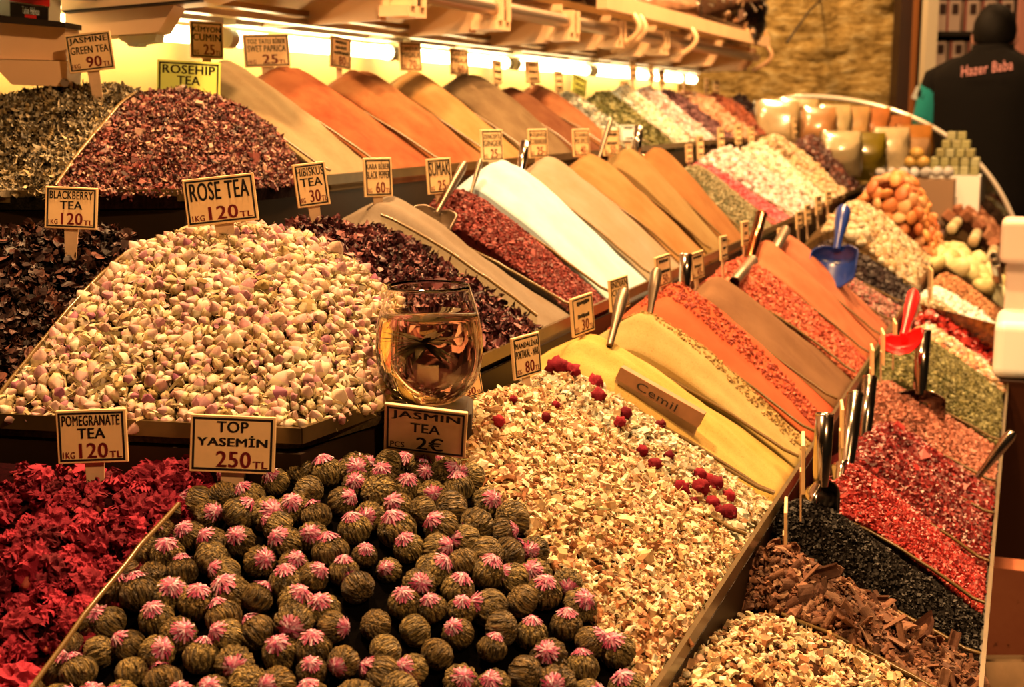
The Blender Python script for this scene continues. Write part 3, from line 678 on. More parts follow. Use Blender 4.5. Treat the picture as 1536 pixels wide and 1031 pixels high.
o = link('rosebuds', merge('rosebuds', P[rest]+N[rest]*.003, rot_to(N[rest], 1.2), .0126*np.exp(rng.normal(0, .20, nn)), BUDS, BUD_M, True), ro); o['kind'] = 'stuff'
loose('rose_stems', hr, 900, NEEDLES, bits('rose_stems', [A(190, 150, 80), A(150, 110, 56)]), .016, ro, lift=.008)
loose('rose_petals', hr, 500, LEAVES, BUD_M[2], .007, ro, lift=.006)

# ------------------------------------------------------------------ flowering tea balls
def tea_ball_mesh(ph):
    mb = MB(); seg, rings = 36, 20; vs = []
    nl = random.choice([11, 13, 14]); tw = random.uniform(.3, .9)
    for i in range(rings+1):
        a = PI*i/rings
        for k in range(seg):
            q = 2*PI*k/seg + tw*math.sin(a)*.6
            rid = abs(math.sin(q*nl/2 + ph + .35*math.sin(3*a+ph)))**.6
            r = 1 + .17*(rid-.6)*math.sin(a) + .05*noise.noise(Vector((math.cos(q)*2+ph, math.sin(q)*2, a*2)))
            vs.append((r*math.sin(a)*math.cos(q), r*math.sin(a)*math.sin(q), r*.9*math.cos(a)))
    mb.add(vs, [(i*seg+k, (i+1)*seg+k, (i+1)*seg+(k+1) % seg, i*seg+(k+1) % seg) for i in range(rings) for k in range(seg)], 0, True)
    for _ in range(7):                                              # leaf edges that stand off the ball
        q0 = random.random()*2*PI; pts = [(1.03*math.sin(a)*math.cos(q0+.5*math.sin(a)), 1.03*math.sin(a)*math.sin(q0+.5*math.sin(a)), .93*math.cos(a)) for a in np.linspace(.5, 2.5, 8)]
        mb.tube(pts, [.02, .045, .05, .055, .055, .05, .04, .015], 5, squash=.5)
    return mb
def flower_mesh(ph):
    mb = MB()
    for ring, (n, r0, r1, z1, w) in enumerate([(24, .10, .50, .80, .055), (20, .06, .42, .95, .05), (16, .02, .28, 1.04, .045)]):
        for k in range(n):
            q = 2*PI*(k+random.uniform(-.3, .3))/n + ph; rr = r1*random.uniform(.8, 1.15)
            c, s_ = math.cos(q), math.sin(q); vs = []
            for f in (0, .5, 1.):
                r = r0+(rr-r0)*f; z = .88+.07*ring+(.1-.24*(f**2)*(r1/.52)) + random.uniform(-.04, .06)*f
                ww = w*(.5+f*.6 if f < 1 else .6)
                for sg in (-1, 1): vs.append((r*c-sg*ww*s_, r*s_+sg*ww*c, z))
            mb.add(vs, [(0, 1, 3, 2), (2, 3, 5, 4)], 0)
    mb.add([(.09*math.cos(2*PI*k/8), .09*math.sin(2*PI*k/8), .98) for k in range(8)]+[(0, 0, 1.05)], [(k, (k+1) % 8, 8) for k in range(8)], 1)
    return mb
def leaf_ball_mat():
    m, nt, b = new_mat('rolled_tea_leaf'); g = nt.nodes.new('ShaderNodeObjectInfo')
    c = ramp(nt, [A(154, 110, 48, .95), A(118, 82, 34, .95), A(184, 138, 68, .95), A(134, 96, 42, .95)], g.outputs['Random'])
    tc = nt.nodes.new('ShaderNodeTexCoord'); mp = nt.nodes.new('ShaderNodeMapping'); mp.inputs['Scale'].default_value = (6.5, 6.5, 1.1); nt.links.new(tc.outputs['Object'], mp.inputs[0])
    n = nt.nodes.new('ShaderNodeTexNoise'); n.inputs['Scale'].default_value = 1.; n.inputs['Detail'].default_value = 5; n.inputs['Distortion'].default_value = .6; nt.links.new(mp.outputs[0], n.inputs['Vector'])
    mx = nt.nodes.new('ShaderNodeMix'); mx.data_type = 'RGBA'; mx.blend_type = 'MULTIPLY'; mx.inputs[0].default_value = 1
    nt.links.new(c, mx.inputs[6]); nt.links.new(ramp(nt, [(.14, .13, .12, 1), (.85, .82, .75, 1), (1.9, 1.75, 1.4, 1)], n.outputs[0], lo=.36, hi=.66), mx.inputs[7])
    nt.links.new(mx.outputs[2], b.inputs['Base Color']); b.inputs['Roughness'].default_value = .5; b.inputs['Specular IOR Level'].default_value = .4
    bump(nt, b, n.outputs[0], .9, .12); return m
M_LEAFBALL = leaf_ball_mat()
M_PETAL = bits('pink_petals', [A(226, 90, 96), A(160, 40, 56), A(240, 150, 130), A(206, 76, 92), A(250, 190, 160), A(130, 28, 40)], .6, .2)
M_HEART = plain('flower_heart', A(226, 150, 80), .7)
BALL_ME = [tea_ball_mesh(i*1.7).mesh('tea_ball', M_LEAFBALL) for i in range(5)]
FLOW_ME = [flower_mesh(i*.9).mesh('flower', [M_PETAL, M_HEART]) for i in range(4)]
hbq = HEAPS['tea_ball']
base_obj('tea_ball', 'tea_bed', raw(7, 4, 3), 'bed under the flowering tea balls coloured dark as shade', 'tea')  # near black colour stands for the shade between the balls
P, N = poisson(hbq, 24000, .0188, .86)
for i in range(len(P)):
    sc = .0114*math.exp(rng.normal(0, .09)); p_ = P[i]+N[i]*(.005+.005*rng.random())
    fl_ = rng.random() < .78
    d = np.array([-.05, -.45, .85]) + rng.normal(0, .45, 3)
    if not fl_: d = rng.normal(0, 1, 3)
    e = Vector(d.tolist()).to_track_quat('Z', 'Y').to_euler(); e.rotate_axis('Z', rng.random()*6)
    b = tag(link('flowering_tea_ball', BALL_ME[rng.integers(5)], None, tuple(p_), e, sc),
            'round rolled green tea ball with a pink blossom showing on it' if fl_ else 'plain rolled green tea ball without a blossom in view', 'tea ball',
            'blossom tea balls in the front tray' if fl_ else 'plain tea balls in the front tray')
    if fl_: link('flower', FLOW_ME[rng.integers(4)], b, None, None, (1.32, 1.32, 1.07))

# ------------------------------------------------------------------ dried pomegranate flowers
def pom(ph):
    mb = MB()
    n = random.randint(6, 9); vs = []; o1 = random.random()*30
    for i in range(17):
        a = PI*i/16
        for k in range(26):
            q = 2*PI*k/26; dd = Vector((math.sin(a)*math.cos(q), math.sin(a)*math.sin(q), math.cos(a)))
            r = .50 + .38*noise.noise(dd*2.1+Vector((o1, 0, 0))) + .22*abs(noise.noise(dd*4.6+Vector((0, o1, 0)))) + .10*noise.noise(dd*10)
            vs.append((dd.x*r, dd.y*r*.9, dd.z*r*.72))
    mb.add(vs, [(i*26+k, (i+1)*26+k, (i+1)*26+(k+1) % 26, i*26+(k+1) % 26) for i in range(16) for k in range(26)], 0, False)
    mb.lathe([(0, -.55), (.10, -.52), (.16, -.35), (.24, -.1), (.3, .1), (0, .15)], 9, 1)
    for k in range(n):
        q = 2*PI*k/n*1.7 + ph; dr = Vector((math.cos(q), math.sin(q), random.uniform(.0, 1.1))).normalized()
        side = Vector((-math.sin(q), math.cos(q), 0)); up = dr.cross(side); ln = random.uniform(.4, .7); w = random.uniform(.3, .6); R = []
        o = random.random()*40
        for i in range(8):
            f = i/7; r = []
            for j in range(9):
                g = j/8*2-1
                c = dr*(f*ln+.05) + side*(g*w*(.35+.65*math.sin(f*2.4))) + up*(-.35*f*f + .22*math.sin(g*9+o)*f + .42*f*noise.noise(Vector((f*5+o, g*4, o)))) + dr*(.25*f*noise.noise(Vector((g*5, f*3+o, 3))))
                r.append(c)
            R.append(r)
        mb.grid(R, 0)
    return mb
POM_M = [each('dried_red_petal', [A(176, 30, 40), A(130, 16, 28), A(206, 46, 52), A(100, 12, 20)], .75, .2, .6, 60., .55), plain('dried_calyx', A(190, 70, 40), .7, var=.4)]
POM_ME = [pom(i).mesh('pomegranate_flower', POM_M) for i in range(6)]
hp = HEAPS['pomegranate']
base_obj('pomegranate', 'flower_bed', A(60, 8, 10), 'dark red bed under the pomegranate flowers', 'tea')
P, N = poisson(hp, 12000, .0135, .86, .3)
for i in range(len(P)):
    tag(link('dried_pomegranate_flower', POM_ME[rng.integers(6)], None, tuple(P[i]+N[i]*.004), eul(N[i], .8), .0150*math.exp(rng.normal(0, .25))),
        'crumpled dark red dried pomegranate flower in the front left tray', 'dried flower', 'pomegranate flowers in the front left tray')

# ------------------------------------------------------------------ red berries on the apple tea
def berry(ph):
    mb = MB(); seg, rings = 14, 9; vs = []
    for i in range(rings+1):
        a = PI*i/rings
        for k in range(seg):
            q = 2*PI*k/seg; r = 1+.5*noise.noise(Vector((math.sin(a)*math.cos(q)*2.2+ph, math.sin(a)*math.sin(q)*2.2, math.cos(a)*2.2)))
            vs.append((r*math.sin(a)*math.cos(q), r*math.sin(a)*math.sin(q), r*math.cos(a)))
    mb.add(vs, [(i*seg+k, (i+1)*seg+k, (i+1)*seg+(k+1) % seg, i*seg+(k+1) % seg) for i in range(rings) for k in range(seg)], 0, True)
    mb.tube([(0, 0, .9), (.1, .05, 1.3), (.3, .1, 1.6)], [.1, .06, .03], 5, 1)
    return mb
BER_M = [each('dried_red_berry', [A(140, 20, 26), A(96, 10, 16), A(166, 32, 32)], .85, .15, .5, 3., .4), plain('berry_stem', A(90, 40, 26), .7)]
BER_ME = [berry(i*3.1).mesh('red_berry', BER_M) for i in range(4)]
def drop_px(h, px, py, lift=0.):                                    # the point of a heap seen at a pixel
    Q = h.P.reshape(-1, 3); D = Q - np.array([0, 0, ZC]); f = D[:, 1]*CP - D[:, 2]*SP; u = D[:, 1]*SP + D[:, 2]*CP
    d = (768+FPX*D[:, 0]/f-px)**2 + (515.5-FPX*u/f-py)**2
    i = d.argsort()[:4]; i = i[f[i].argmin()]; return Vector(Q[i])+Vector((0, 0, lift))
for h, lst, where in ((hb, [(838, 564), (858, 566), (890, 580), (898, 602), (866, 640), (842, 648), (868, 633), (930, 640), (934, 628), (1004, 636), (1050, 718), (1064, 728), (1078, 738), (1052, 740), (1090, 750), (1068, 762), (1082, 774), (1098, 778), (1046, 758), (968, 686), (1004, 690), (985, 700), (1020, 738)], 'pale apple tea beside the yellow curry'),
                      (HEAPS['apple'], [(776, 612), (824, 640), (836, 622), (745, 640)], 'apple tea behind the JASMIN TEA tag')):
    for x, y in lst:
        q = drop_px(h, x, y, .0075)
        tag(link('red_berry', BER_ME[rng.integers(4)], None, q, (rng.random()*6, rng.random()*6, 0), (.0062 if h is hb else .0042)*math.exp(rng.normal(0, .2))), 'wrinkled dark red berry lying on the '+where, 'berry', 'red berries on the '+where)

# ------------------------------------------------------------------ cinnamon bark
def bark_me(ph):
    mb = MB(); ln, w = 1., random.uniform(.22, .4); R = []; R2 = []
    bend = random.uniform(1.2, 3.0)
    for i in range(7):
        x = (i/6-.5)*ln; r, r2 = [], []
        for j in range(7):
            a = (j/6-.5)*bend; rr = w/bend*1.6
            x2 = x + (.06*noise.noise(Vector((j*.9, ph, i*.2))) if i in (0, 6) else 0)
            k = rr*(1+.05*noise.noise(Vector((i*.7, j*.8, ph))))
            r.append((x2, math.sin(a)*k, math.cos(a)*k-rr)); r2.append((x2, math.sin(a)*(k-.05), math.cos(a)*(k-.05)-rr))
        R.append(r); R2.append(r2)
    mb.grid(R, 0, False); mb.grid([list(reversed(q)) for q in R2], 0, False)
    n = 49; e = [(j, j+1) for j in range(6)] + [(j*7+6, j*7+13) for j in range(6)] + [(42+j+1, 42+j) for j in range(6)] + [(j*7+7, j*7) for j in range(6)]
    back = lambda k: 49 + (k//7)*7 + 6-(k % 7)
    for a, b in e: mb.f.append([b, a, back(a), back(b)]); mb.mi.append(0); mb.sm.append(False)
    return mb
BARK_M = each('cinnamon_bark', [A(130, 68, 34, .6), A(164, 96, 52, .6), A(94, 46, 24, .6), A(186, 120, 72, .6)], .75, .25, .5, 6., .5)
BARK_ME = [bark_me(i*1.3).mesh('cinnamon_bark', BARK_M) for i in range(6)]
P, N = poisson(hk, 3000, .0125, .85)
for i in range(len(P)):
    tag(link('cinnamon_bark', BARK_ME[rng.integers(6)], None, tuple(P[i]+N[i]*.005), eul(N[i], .6), .024*math.exp(rng.normal(0, .35))),
        'broken curled piece of brown cinnamon bark on the lowest tier', 'cinnamon', 'cinnamon bark pieces on the lowest tier')

# ------------------------------------------------------------------ dried apricots: a tall wall of them on the third tier
def long_points(tier, ta, tb, L, zc, n_u, n_v): pass
s2, zz2 = SZ[2]
t_a, t_b = t_px(s2, zz2, 1401), t_px(s2, zz2, 1413)
pk = at_t(1345, 268, (t_a+t_b)/2)
apr = Heap([W(s2-.01, t_a+.01+(t_b-t_a)*i/8, zz2) for i in range(9)], [W(s2-.125, t_a+.01+(t_b-t_a)*i/8, pk.z) for i in range(9)], nu=20, nv=26, e=1.9, vmax=1.9)
tag(link('apricot_bed', apr.mesh('apricot_bed', gap_shade_mat('apricot_base', A(150, 60, 24)))), 'orange core of the tall dried apricot stack', 'dried fruit', None, 'stuff')
APR_M = each('dried_apricot', [A(222, 116, 48), A(236, 140, 60), A(196, 88, 36), A(240, 160, 84)], .5, .4, .4, 3., .4)
APR_ME = []
for i in range(3):
    v, f, mi = blob(1, .85, .5, 12, 8, .05); mb = MB(); mb.add(v, f, 0, True); APR_ME.append(mb.mesh('dried_apricot', APR_M))
P, N = poisson(apr, 4000, .031, .9)
sideP = []
for iz in range(14):
    for iv in range(26):
        c = apr.P[iv, 0]; z_ = zz2 + .016 + iz*.030
        if z_ < c[2]-.008:
            q = c.copy(); q[2] = z_; q[:2] += rng.normal(0, .004, 2)
            if all(((q-w)**2).sum() > .029**2 for w in sideP): sideP.append(q)
if sideP:
    P = np.concatenate([P, np.array(sideP)]); dv = W(0, -1, .25); N = np.concatenate([N, np.tile(np.array(dv.normalized()), (len(sideP), 1))])
for i in range(len(P)):
    tag(link('dried_apricot', APR_ME[rng.integers(3)], None, tuple(P[i]+N[i]*.006), eul(N[i], .6), .042*math.exp(rng.normal(0, .08))), 'soft orange dried apricot in the tall stack on the third tier', 'dried apricot', 'dried apricots in the tall stack')
# ------------------------------------------------------------------ price tags
M_BOARD = plain('tag_card', A(250, 176, 96, 1.0), .45, var=.12, scale=60); M_YEL = plain('tag_card_yellow', A(255, 232, 84), .45); M_WHITE_CARD = plain('tag_card_white', A(255, 226, 180), .5)
M_INK = plain('black_ink', raw(14, 10, 8), .6); M_RINK = plain('red_ink', raw(118, 18, 22), .6)
M_STAKE = plain('stake_wood', A(240, 170, 100), .6, var=.25, scale=80)
def price_tag(label, lines, price, c, hp, wp, pos, yaw=0, roll=0, tilt=8, card=None, stake=.03, unit='TL', pre='1KG', marks=0):
    kind, val = pos; C = at_s(c[0], c[1], val) if kind == 's' else at_y(c[0], c[1], val)
    h = hp*C.y/FPX*1.01; w = wp*C.y/FPX
    e = Matrix.Rotation(math.radians(yaw), 4, 'Z') @ Matrix.Rotation(math.radians(-roll), 4, 'Y') @ Matrix.Rotation(math.radians(-tilt), 4, 'X')
    root = thing('price_tag', label, 'price tag', C - (e @ Vector((0, 0, h/2))), e.to_euler(), 'price tags stuck in the trays')
    MB().bevbox((0, .0007, h/2), (w, .0030, h), .0004).build('board', card or M_BOARD, root)
    b = MB(); k, t = h*.045, h*.035
    for x0, x1, a0, a1 in ((k, w-k, k, k+t), (k, w-k, h-k-t, h-k), (k, k+t, k, h-k), (w-k-t, w-k, k, h-k)):
        b.box(((x0+x1)/2-w/2, -.0009, (a0+a1)/2), (x1-x0, .0004, a1-a0))
    b.build('printed_border', M_INK, root)
    lk, lr = MB(), MB(); xm = w*.41; n = len(lines)
    top, bot = h*.90, (h*.42 if price else h*.12)
    for i, s_ in enumerate(lines):
        y1 = top - (top-bot)*i/n; y0 = top - (top-bot)*(i+.80)/n
        add_text(lk, s_, -xm, xm, y0, y1, -.0012, keep=len(s_) < 5 and n < 3)
    if price:
        pw = w*.40 if len(price) > 2 else w*.32; x1 = w*.22
        add_text(lr, price, x1-pw, x1, h*.10, h*.38, -.0012)
        if unit: add_text(lr, unit, w*.25, w*.42, h*.10, h*.22, -.0012)
        if pre: add_text(lr, pre, -w*.42, min(-w*.42+w*.17, x1-pw-w*.02), h*.10, h*.22, -.0012)
    for i in range(marks):                                          # print too small to read: a dark line of type
        y = h*(.82-(.34 if price else .62)*i/max(1, marks-1)); x = -w*random.uniform(.24, .36); xe = -x
        while x < xe:
            q = w*random.uniform(.035, .075); lk.box((x+q/2, -.0011, y+h*random.uniform(-.01, .01)), (q, .0003, h*random.uniform(.07, .12))); x += q+w*.018
    if lk.v: lk.build('lettering', M_INK, root)
    if lr.v: lr.build('price_lettering', M_INK if pre == 'PCS' else M_RINK, root)
    sk = MB(); sw, s1 = w*.15 if w > .04 else w*.2, w*.10 if w > .04 else w*.13
    sk.add([(-sw, .0020, h*.35), (sw, .0020, h*.35), (s1, .0020, -stake), (-s1, .0020, -stake), (-sw, .0036, h*.35), (sw, .0036, h*.35), (s1, .0036, -stake), (-s1, .0036, -stake)],
           [(0, 3, 2, 1), (4, 5, 6, 7), (0, 1, 5, 4), (2, 3, 7, 6), (1, 2, 6, 5), (0, 4, 7, 3)]).build('stake', M_STAKE, root)
    return root
Y = lambda v: ('y', v)
Sx = lambda v: ('s', v)
T_ = price_tag
T_('large tilted price tag reading JASMINE GREEN TEA 90 TL', ['JASMINE', 'GREEN TEA'], '90', (135, 78), 55, 66, Y(1.53), 6, 7, 5, stake=.036)
T_('yellow price tag reading ROSEHIP TEA half sunk behind the rosehip heap', ['ROSEHIP', 'TEA'], '80', (283, 125), 64, 92, Y(1.66), 4, -3, 4, card=M_YEL, unit=None, pre=None)
T_('price tag reading KIMYON CUMIN 25 TL on top of the cumin', ['KİMYON', 'CUMIN'], '25', (310, 60), 53, 50, Sx(-1.01), 30, -2, 4)
T_('wide price tag reading TOZ TATLI BIBER SWET PAPRICA 25 TL', ['TOZ TATLI BİBER', 'SWET PAPRICA'], '25', (400, 76), 47, 68, Sx(-1.01), 22, 2, 4)
T_('price tag reading 80 TL above the orange brown spice', [], '80', (511, 79), 45, 40, Sx(-1.0), 48, -6, 4, marks=3)
T_('price tag reading TANDURI MASALA 70', ['TANDURİ', 'MASALA'], '70', (616, 85), 41, 44, Sx(-.99), 48, 0, 4)
T_('price tag reading GARAM MASALA 60', ['GARAM', 'MASALA'], '60', (689, 93), 38, 40, Sx(-.98), 50, -2, 4)
for (cx, cy, hp, wp, lab, yw, rl, cd) in [(746, 108, 34, 24, 'small blurred price tag in front of a lamp, next beyond the GARAM MASALA tag', 58, -4, None), (799, 108, 32, 34, 'small dark price tag over the brick brown spice', 52, 0, None),
        (838, 122, 30, 22, 'narrow price tag behind the rust orange powder', 56, 0, None), (869, 128, 26, 34, 'tilted yellowish price tag on a white stake over the pale herbs', 50, -16, M_YEL), (937, 134, 25, 22, 'small price tag in the olive leaf heap', 55, 2, None),
        (950, 105, 27, 18, 'pale narrow tag in front of the lamps on a thin stake', 55, 0, None), (977, 110, 26, 14, 'thin dark tag in front of the lamps, second on a thin stake', 60, 4, None), (993, 117, 22, 16, 'small tag on a thin stake above the dark purple fruit', 55, 0, None),
        (1027, 122, 22, 12, 'thin edge-on tag above the peach orange fruit', 66, 0, None), (1060, 128, 20, 14, 'small dark tag above the reddish brown fruit', 62, -6, None), (1075, 132, 22, 18, 'brown tag beside the lamps near the shelf end', 55, 0, None)]:
    T_(lab, [], None, (cx, cy), hp, wp, Sx(-.985), yw, rl, 4, card=cd, marks=3, stake=.045)
T_('price tag reading BLACKBERRY TEA 120 TL', ['BLACKBERRY', 'TEA'], '120', (107, 312), 62, 76, Y(1.165), 6, -3, 8, stake=.03)
T_('big price tag reading ROSE TEA 120 TL above the rosebuds', ['ROSE TEA'], '120', (331, 300), 70, 106, Y(1.175), 4, 6, 6, stake=.04)
T_('price tag reading HIBISKUS TEA 30 TL', ['HIBISKUS', 'TEA'], '30', (467, 277), 64, 50, Y(1.30), 24, 6, 4, stake=.035)
T_('price tag reading KARA BIBER BLACK PEPPER 60 TL', ['KARA BİBER', 'BLACK PEPPER'], '60', (567, 266), 57, 46, Sx(-.70), 32, 0, 4, stake=.03)
T_('price tag reading SUMAK 25', ['SUMAK'], '25', (659, 264), 52, 44, Sx(-.675), 38, 2, 4)
T_('price tag reading ZENCEFIL GINGER 25', ['ZENCEFİL', 'GINGER'], '25', (738, 218), 46, 44, Sx(-.705), 45, 0, 4)
T_('price tag reading KISNIS CORIANDER 25', ['KİŞNİŞ', 'CORIANDER'], '25', (807, 215), 42, 42, Sx(-.70), 48, 0, 4)
T_('price tag reading ISTANBUL MIX SPICES 40', ['İSTANBUL', 'MIX SPICES'], '40', (872, 214), 40, 40, Sx(-.69), 50, 0, 4)
T_('price tag reading 50 half behind a grey scoop handle', [], '50', (917, 214), 38, 44, Sx(-.69), 54, 0, 4, marks=2)
T_('blank pinkish white card beside the olive leaf heap', [], None, (942, 200), 24, 30, Sx(-.72), 40, 0, 10, card=M_WHITE_CARD, marks=2)
for cx, cy, hp, lab in [(1034, 230, 26, 'thin tag at the left of the rosy peppercorns, first along the top edge'), (1051, 221, 34, 'dark tag at the back of the pinkish nuts, second along the top edge'), (1082, 208, 32, 'pale tag standing behind the pinkish nuts, third along the top edge'), (1108, 202, 28, 'dark tag behind the cream almonds, fourth along the top edge'), (1127, 202, 22, 'short pale tag behind the tan nuts, fifth along the top edge'),
                        (1193, 193, 30, 'pair mate tag at the left behind the dark raisins'), (1201, 193, 28, 'right hand tag of the close pair behind the dark raisins'), (1217, 197, 26, 'pale tag at the start of the plastic packs')]:
    T_(lab, [], None, (cx, cy), hp, 26, Sx(-.715), 62, 0, 4, marks=3)
T_('price tag reading MANDALINA PORTAKAL NAR 80 TL', ['MANDALİNA', 'PORTAKAL - NAR'], '80', (790, 534), 64, 68, Sx(-.43), 52, 2, 4)
T_('price tag mostly hidden behind the wine glass showing TL', [], '30', (702, 578), 40, 50, Y(1.135), 36, 8, 4, stake=.02)
T_('price tag in front of the black pepper with two illegible lines', [], '30', (874, 472), 58, 66, Sx(-.435), 58, 3, 4, marks=2)
T_('price tag reading INDIAN CURRY half behind a scoop handle', ['INDIAN', 'CURRY'], '40', (929, 440), 48, 58, Sx(-.43), 57, 3, 4)
T_('dark price tag at the corner of the pale ginger reading 50', [], '50', (995, 406), 46, 50, Sx(-.42), 58, 3, 4, marks=2)
T_('dark price tag beside the steel tube, in front of the coriander', [], '45', (1046, 398), 40, 46, Sx(-.42), 58, 3, 4, marks=2)
for cx, cy, hp, lab in [(1086, 372, 36, 'pale edge-on tag in front of the ochre powder'), (1118, 350, 36, 'tag against the green seeds near two scoop handles'), (1172, 352, 20, 'short tag behind the salmon orange powder'), (1199, 330, 26, 'tag in front of the pinkish nuts along the middle edge'), (1212, 322, 30, 'tag with a pale edge, left of the blue scoop'), (1228, 308, 28, 'tag at the far end of the middle edge before the golden nuts'), (1243, 297, 20, 'small tag behind the golden nuts')]:
    T_(lab, [], None, (cx, cy), hp, 30, Sx(-.41), 62, 0, 4, marks=3)
T_('big price tag reading POMEGRANATE TEA 120 TL', ['POMEGRANATE', 'TEA'], '120', (138, 655), 82, 108, Y(.95), 0, 2, 6, stake=.045)
T_('big price tag reading TOP YASEMIN 250 TL', ['TOP', 'YASEMİN'], '250', (349, 667), 88, 132, Y(.955), -2, -2, 8, stake=.045, pre=None)
T_('big shaded price tag reading JASMIN TEA in front of the wine glass', ['JASMIN', 'TEA'], '2€', (638, 647), 88, 128, Y(.985), -4, -6, -24, stake=.04, pre='PCS', unit=None)
for cx, cy, hp, lab in [(1206, 694, 76, 'edge-on tag at the back of the black seeds'), (1264, 636, 60, 'edge-on tag behind the crimson flakes between two steel handles'), (1309, 545, 50, 'edge-on tag behind the salmon brown spice'), (1325, 520, 48, 'edge-on tag left of the red handled scoop'), (1343, 503, 44, 'edge-on tag directly beside the red handled scoop'), (1364, 478, 40, 'edge-on tag behind the red handle'), (1396, 425, 46, 'edge-on tag behind the white coconut'), (1180, 790, 70, 'dark edge-on tag at the corner of the cinnamon bark')]:
    T_(lab, [], None, (cx, cy), hp, hp*1.25, Sx(-.165 if cx > 1190 else -.19), 78, 0, 2, marks=3)

# ------------------------------------------------------------------ scoops
M_STEEL = plain('polished_steel', raw(190, 180, 168), .16, 1.); M_ALU = plain('dull_aluminium', raw(150, 135, 118), .42, .9, var=.25)
def scoop(label, top, base, pos, r=.008, bowl=.028, length=.07, mat=None, tube=True, front=(0, -1, .2), name='scoop', flat=1., bowl_tilt=0., cat='scoop', hook=None):
    kind, val = pos; g = at_s if kind == 's' else at_y
    P1, P0 = g(*top, val), g(*base, val); mat = mat or M_STEEL
    z = (P1-P0).normalized(); f = Vector(front); y = -(f - z*f.dot(z)).normalized(); x = y.cross(z)
    M3 = Matrix((x, y, z)).transposed(); root = thing(name, label, cat, P0, M3.to_euler()); L = (P1-P0).length
    h = MB()
    if tube:
        h.lathe([(r*.8, -.012), (r*.92, .0), (r, L*.3), (r, L), (r*.82, L), (r*.8, L*.55), (0, L*.5)], 18)
        rim = MB().tube([(r*.92*math.cos(2*PI*k/20), r*.92*math.sin(2*PI*k/20), L) for k in range(20)], r*.13, 6, closed=True)
    else:
        h.tube([(0, 0, -.012), (0, 0, L*.2), (0, 0, L*.55), (0, 0, L*.9), (0, 0, L)], [r*.55, r*.6, r*.95, r*1.05, r*.7], 14, squash=flat); rim = None
    ho = h.build('handle', mat, root)
    if rim: rim.build('rolled_rim', mat, ho)
    if bowl:
        G = []; nl = 14; na = 16
        for i in range(nl):
            q = i/(nl-1); zz = -.004 - q*length; R = bowl*min(1, (math.sin(min(1, q/.28)*PI/2))**.7 if q > 0 else .12)
            am = math.radians(98)*(1 if q < .72 else math.sqrt(max(.02, 1-((q-.72)/.285)**2)))
            G.append([(R*math.sin(am*(2*j/(na-1)-1)), R*math.cos(am*(2*j/(na-1)-1))*.75-bowl*.2*(q > 0), zz) for j in range(na)])
        b = MB().grid(G).build('bowl', mat, root); md = b.modifiers.new('thick', 'SOLIDIFY'); md.thickness = .0014; md.offset = 0
        if bowl_tilt: b.rotation_euler = (bowl_tilt, 0, 0)
    return root
M_BLUE = plain('blue_plastic', raw(22, 46, 120), .3, coat=.3); M_REDP = plain('red_plastic', raw(214, 22, 28), .35)
scoop('aluminium scoop lying in the deep red sumac', (697, 246), (660, 312), Sx(-.655), .0075, .027, .045, M_ALU, False, (-.1, -1, .8), flat=.6)
scoop('flat grey scoop handle behind the sumac scoop', (721, 240), (706, 292), Sx(-.67), .007, 0, 0, M_ALU, False, flat=.5)
scoop('steel tube handle behind the pale ginger', (788, 213), (781, 254), Sx(-.69), .0068, .02, .05)
scoop('dark flat handle beside the 50 price tag', (915, 182), (899, 236), Sx(-.67), .008, 0, 0, M_ALU, False, flat=.6)
scoop('steel tube handle in the mustard tan powder', (958, 190), (955, 226), Sx(-.68), .0088, .02, .04)
scoop('thick dark scoop handle in front of the INDIAN tag', (936, 436), (918, 505), Sx(-.40), .0085, 0, .03, M_ALU, False, flat=.8)
scoop('dark scoop handle at the corner of the pale ginger tray', (985, 404), (975, 470), Sx(-.40), .0085, 0, .03, M_ALU, False, flat=.8)
scoop('steel tube handle behind the vivid red pepper', (1029, 381), (1027, 432), Sx(-.40), .0078, .02, .03)
scoop('leaning copper coloured tube handle behind the red flakes', (1142, 322), (1126, 384), Sx(-.40), .0095, 0, 0, plain('copper_steel', raw(170, 100, 60), .2, 1.))
scoop('short tube handle lying in the coarse red flakes', (1128, 392), (1104, 420), Sx(-.385), .0095, 0, 0, M_ALU)
scoop('steel tube handle lying in the orange pepper', (1178, 346), (1162, 376), Sx(-.385), .009, 0, 0, M_ALU)
scoop('blue plastic scoop standing in the golden nuts', (1266, 311), (1256, 368), Sx(-.30), .0125, .040, .075, M_BLUE, False, (-.5, -1, .6))
scoop('large steel scoop standing in the black seeds', (1237, 622), (1232, 712), Sx(-.175), .0092, .030, .075, M_STEEL, True, (.8, -.6, 0))
scoop('steel scoop with upright tube handle in the crimson flakes', (1283, 593), (1270, 692), Sx(-.165), .0094, .030, .055, M_STEEL, True, (.8, -.6, 0))
scoop('steel scoop farther back in the ruby flakes', (1305, 567), (1296, 655), Sx(-.165), .0090, .030, .055, M_STEEL, True, (.8, -.6, 0))
scoop('steel scoop standing upright in the green thyme', (1386, 496), (1380, 580), Sx(-.125), .0105, .036, .055, M_STEEL, True, (-.2, -1, .5))
scoop('steel spoon lying in the ruby flakes at the right', (1520, 648), (1462, 722), Y(1.72), .0075, .034, .07, M_STEEL, False, (-.6, -.3, 1), name='spoon', cat='spoon')
scoop('red plastic handled scoop beside the thyme', (1372, 441), (1356, 502), Sx(-.15), .0135, .03, .03, M_REDP, False, (-.6, -1, .4), flat=.7)
scoop('steel tube handle in the pale figs at the right', (1494, 394), (1500, 442), Sx(-.05), .0095, .03, .04, M_STEEL, True, (-.2, -1, .5))
scoop('second steel tube handle behind the first in the pale figs', (1491, 384), (1495, 425), Sx(-.06), .0095, 0, 0)

